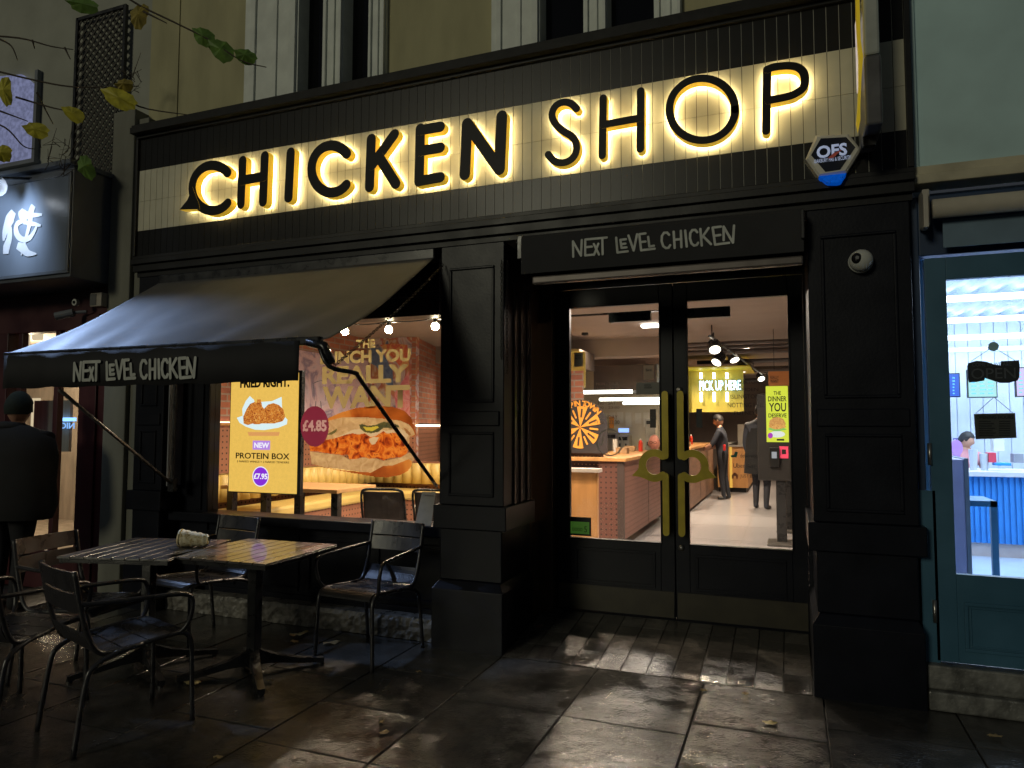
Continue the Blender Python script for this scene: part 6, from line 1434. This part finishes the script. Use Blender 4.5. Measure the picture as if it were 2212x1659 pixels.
def person(name, lab, base, H, face, arms, legs, mats, lean=0., width=1., show_hands=True, headlook=None, coat=False, handmat=0):
    """base: floor point; face: heading vector; arms/legs: joint offsets (fwd, side, up) as fractions of height"""
    t = thing('person', lab, 'person', base); f = Vector(face).normalized(); s = f.cross(Vector((0,0,1))).normalized(); b = Vector(base)
    def J(x, y, z): return tuple(b + f*(x*H) + s*(y*H) + Vector((0,0,z*H)))
    N = {'pelvis':(J(lean*.1,0,.52), .088*H*width), 'waist':(J(lean*.3,0,.60), .080*H*width), 'chest':(J(lean*.7,0,.70), .098*H*width), 'neckb':(J(lean,0,.815), .062*H*width), 'neck':(J(lean*1.1+.005,0,.855), .033*H), 'headb':(J(lean*1.15+.01,0,.885), .034*H)}
    E = [('pelvis','waist'),('waist','chest'),('chest','neckb'),('neckb','neck'),('neck','headb')]
    for k, sg in ((0,-1),(1,1)):
        S_ = 'LR'[k]; el, wr = arms[k]; kn, an = legs[k]
        N['sh'+S_] = (J(lean,sg*.100*width,.795), .042*H*width); N['el'+S_] = (J(*el), .031*H); N['wr'+S_] = (J(*wr), .019*H)
        N['hip'+S_] = (J(lean*.1,sg*.052,.49), .062*H*width); N['kn'+S_] = (J(*kn), .038*H); N['an'+S_] = (J(*an), .026*H); a = an
        N['toe'+S_] = (J(a[0]+.075,a[1]+sg*.012,.018), .020*H); N['heel'+S_] = (J(a[0]-.01,a[1],.022), .022*H)
        E += [('neckb','sh'+S_),('sh'+S_,'el'+S_),('el'+S_,'wr'+S_),('pelvis','hip'+S_),('hip'+S_,'kn'+S_),('kn'+S_,'an'+S_),('an'+S_,'heel'+S_),('heel'+S_,'toe'+S_)]
    def lo(a, c):
        q = a+c
        if 'toe' in q: return 3
        if 'hip' in q or 'kn' in q: return 2
        if 'wr' in q: return 1 if coat else 0
        if 'headb' in q: return 0
        return 1
    me = skinbody(N, E, mats, lo)
    hm = MB(); r_ = .0615*H*1.0; hl = headlook or face; hc = Vector(J(lean*1.2+.018,0,.935)); head_mesh(hm, hc, r_, hl, 0)
    if show_hands:
        for k in (0,1):
            el = Vector(J(*arms[k][0])); wr = Vector(J(*arms[k][1])); d = (wr-el).normalized(); pn = s*(1 if k == 0 else -1)
            if abs(d.dot(pn)) > .8: pn = Vector((0,0,-1))
            hand(hm, wr, d, pn, 4 if handmat else 0, .45, H/1.75, 1)
    bm = bmesh.new(); bm.from_mesh(me); tmp = bpy.data.meshes.new('h'); tmp.from_pydata(hm.v, [], hm.f); tmp.polygons.foreach_set('material_index', hm.m)
    for p in tmp.polygons: p.use_smooth = True
    bm.from_mesh(tmp); out = bpy.data.meshes.new('body'); bm.to_mesh(out); bm.free()
    for m_ in mats+([handmat] if handmat else []): out.materials.append(m_)
    o = link('body', out, t)
    return t, hc, r_, hl
# standing worker in profile, facing left, hands over the counter
wb = P(1563,1078,14.8); wb = (wb.x, 14.8, FZ)
LG_ = (((.01,-.05,.28),(-.015,-.05,.045)),((-.005,.06,.28),(-.05,.06,.045)))
t, hc, r_, hl = person('person','person in black t-shirt and trousers with blue gloves standing in profile at the brown counter', wb, 1.68, (-1,.12,0), (((.10,-.13,.64),(.25,-.12,.57)),((.06,.13,.64),(.22,.10,.58))), LG_, [skin,tee,trou,shoe], lean=.025, headlook=(-1,.1,-.42), handmat=glove, width=.92)
hair_mesh('hair', hc, r_, hl, hairm, t, low=.0)
m = MB(); q = P(1564,966,14.6); m.box(q.x-.02,14.6,q.z-.07,q.x+.03,14.65,q.z+.05); o = m.build('red_tag', mat('red_cloth', (.7,.03,.03), .5), t, bevel=.015)
# dark figure behind the kiosk
wb = P(1652,1097,13.4); wb = (wb.x-.05, 13.4, FZ)
t, hc, r_, hl = person('person','person in long black coat half hidden behind the front kiosk', wb, 1.84, (.3,1,0), (((.0,-.15,.62),(.04,-.13,.48)),((.0,.15,.62),(.04,.13,.48))), LG_, [skin,tee,trou,shoe], width=1.15, coat=True)
hair_mesh('hair', hc, r_, hl, hairm, t, low=-.3)
m = MB(); bb = Vector(wb); m.tube([bb+Vector((0,0,z_)) for z_ in (.62,.9,1.2,1.42)], [.29,.27,.25,.19], 18, caps=False); m.build('coat', mat('black_coat', (.004,.004,.005), .95, var=.2), t, smooth=True)
# man with glasses behind the low counter
gb = P(1412,1100,11.75); 
t, hc, r_, hl = person('person','balding person with glasses looking out over the counter by the door handle', (P(1411,955,11.7).x+.02,11.7,P(1411,957,11.7).z-.935*1.9), 1.9, (.10,-1,0), (((.10,-.14,.66),(.17,-.02,.80)),((.10,.14,.66),(.16,.03,.79))), LG_, [mat('ruddy_skin', (.62,.25,.18), .5),tee,trou,shoe], headlook=(.05,-1,-.1))
m = MB()
for s_ in (-1,1):
    c = hc+Vector((s_*.033, -r_*1.03, .012)); m.tube([c+Vector((.024*cos(2*pi*k/12),0,.018*sin(2*pi*k/12))) for k in range(13)], .003, 5)
m.tube([hc+Vector((-.012,-r_*1.05,.012)), hc+Vector((.012,-r_*1.05,.012))], .003, 5); m.build('glasses', mat('black_frames', (.02,.02,.02), .3), t)
hair_mesh('hair', hc+Vector((0,.018,-.004)), r_, hl, mat('grey_hair', (.18,.14,.12), .7, var=.3, vs=40), t, low=.1, k_=1.03)
# passer-by in beanie, seen from behind at the left edge
pb = (P(38,900,4.0).x-.02, 4.0, 0.0)
t, hc, r_, hl = person('person','person in dark beanie and bulky black coat seen from behind at the left picture edge', pb, 1.74, (-.35,1,0), (((-.02,-.17,.62),(.03,-.16,.49)),((-.02,.17,.62),(.03,.15,.49))), LG_, [skin, mat('dark_coat', (.012,.012,.014), .85, var=.2, vs=6), mat('dark_jeans', (.012,.012,.016), .8), shoe], width=1.38, coat=True, headlook=(-.55,1,-.05))
m = MB(); cc = Vector(pb); prof_ = [(.74,.27),(.85,.31),(1.05,.30),(1.25,.30),(1.38,.27),(1.46,.17),(1.50,.09)]
seg = 24
for z_, r2_ in prof_:
    for k in range(seg):
        a = 2*pi*k/seg; wob = 1+.03*sin(a*3+z_*9); m.v.append((cc.x+r2_*1.38*cos(a)*wob, cc.y+r2_*.80*sin(a)*wob, z_))
for i in range(len(prof_)-1):
    for k in range(seg): m.f.append((i*seg+k,i*seg+(k+1)%seg,(i+1)*seg+(k+1)%seg,(i+1)*seg+k)); m.m.append(0)
m.build('coat', MATS['dark_coat'], t, smooth=True)
m = MB(); m.tube([(cc.x,cc.y-.02,1.46),(cc.x,cc.y-.01,1.52)], [.12,.10], 18); m.build('collar', MATS['dark_coat'], t, smooth=True, bevel=.02)
hair_mesh('beanie', hc+Vector((0,0,.012)), r_*1.05, hl, mat('green_black_beanie', (.014,.022,.018), .9, var=.3, vs=60, bump=.3, bs=150), t, low=-.22, k_=1.10)
# cafe worker behind the blue counter
wb = (P(2080,960,8.8).x, 8.8, .27)
t, hc, r_, hl = person('person','cafe worker in pink top bending over behind the blue counter', wb, 1.17, (.2,-1,0), (((.10,-.14,.66),(.18,-.06,.62)),((.10,.14,.66),(.18,.06,.62))), LG_, [skin, mat('pink_top', (.50,.22,.24), .8), trou, shoe], lean=.05, headlook=(.9,-.5,-.3))
hair_mesh('hair', hc, r_, hl, hairm, t, low=-.1)
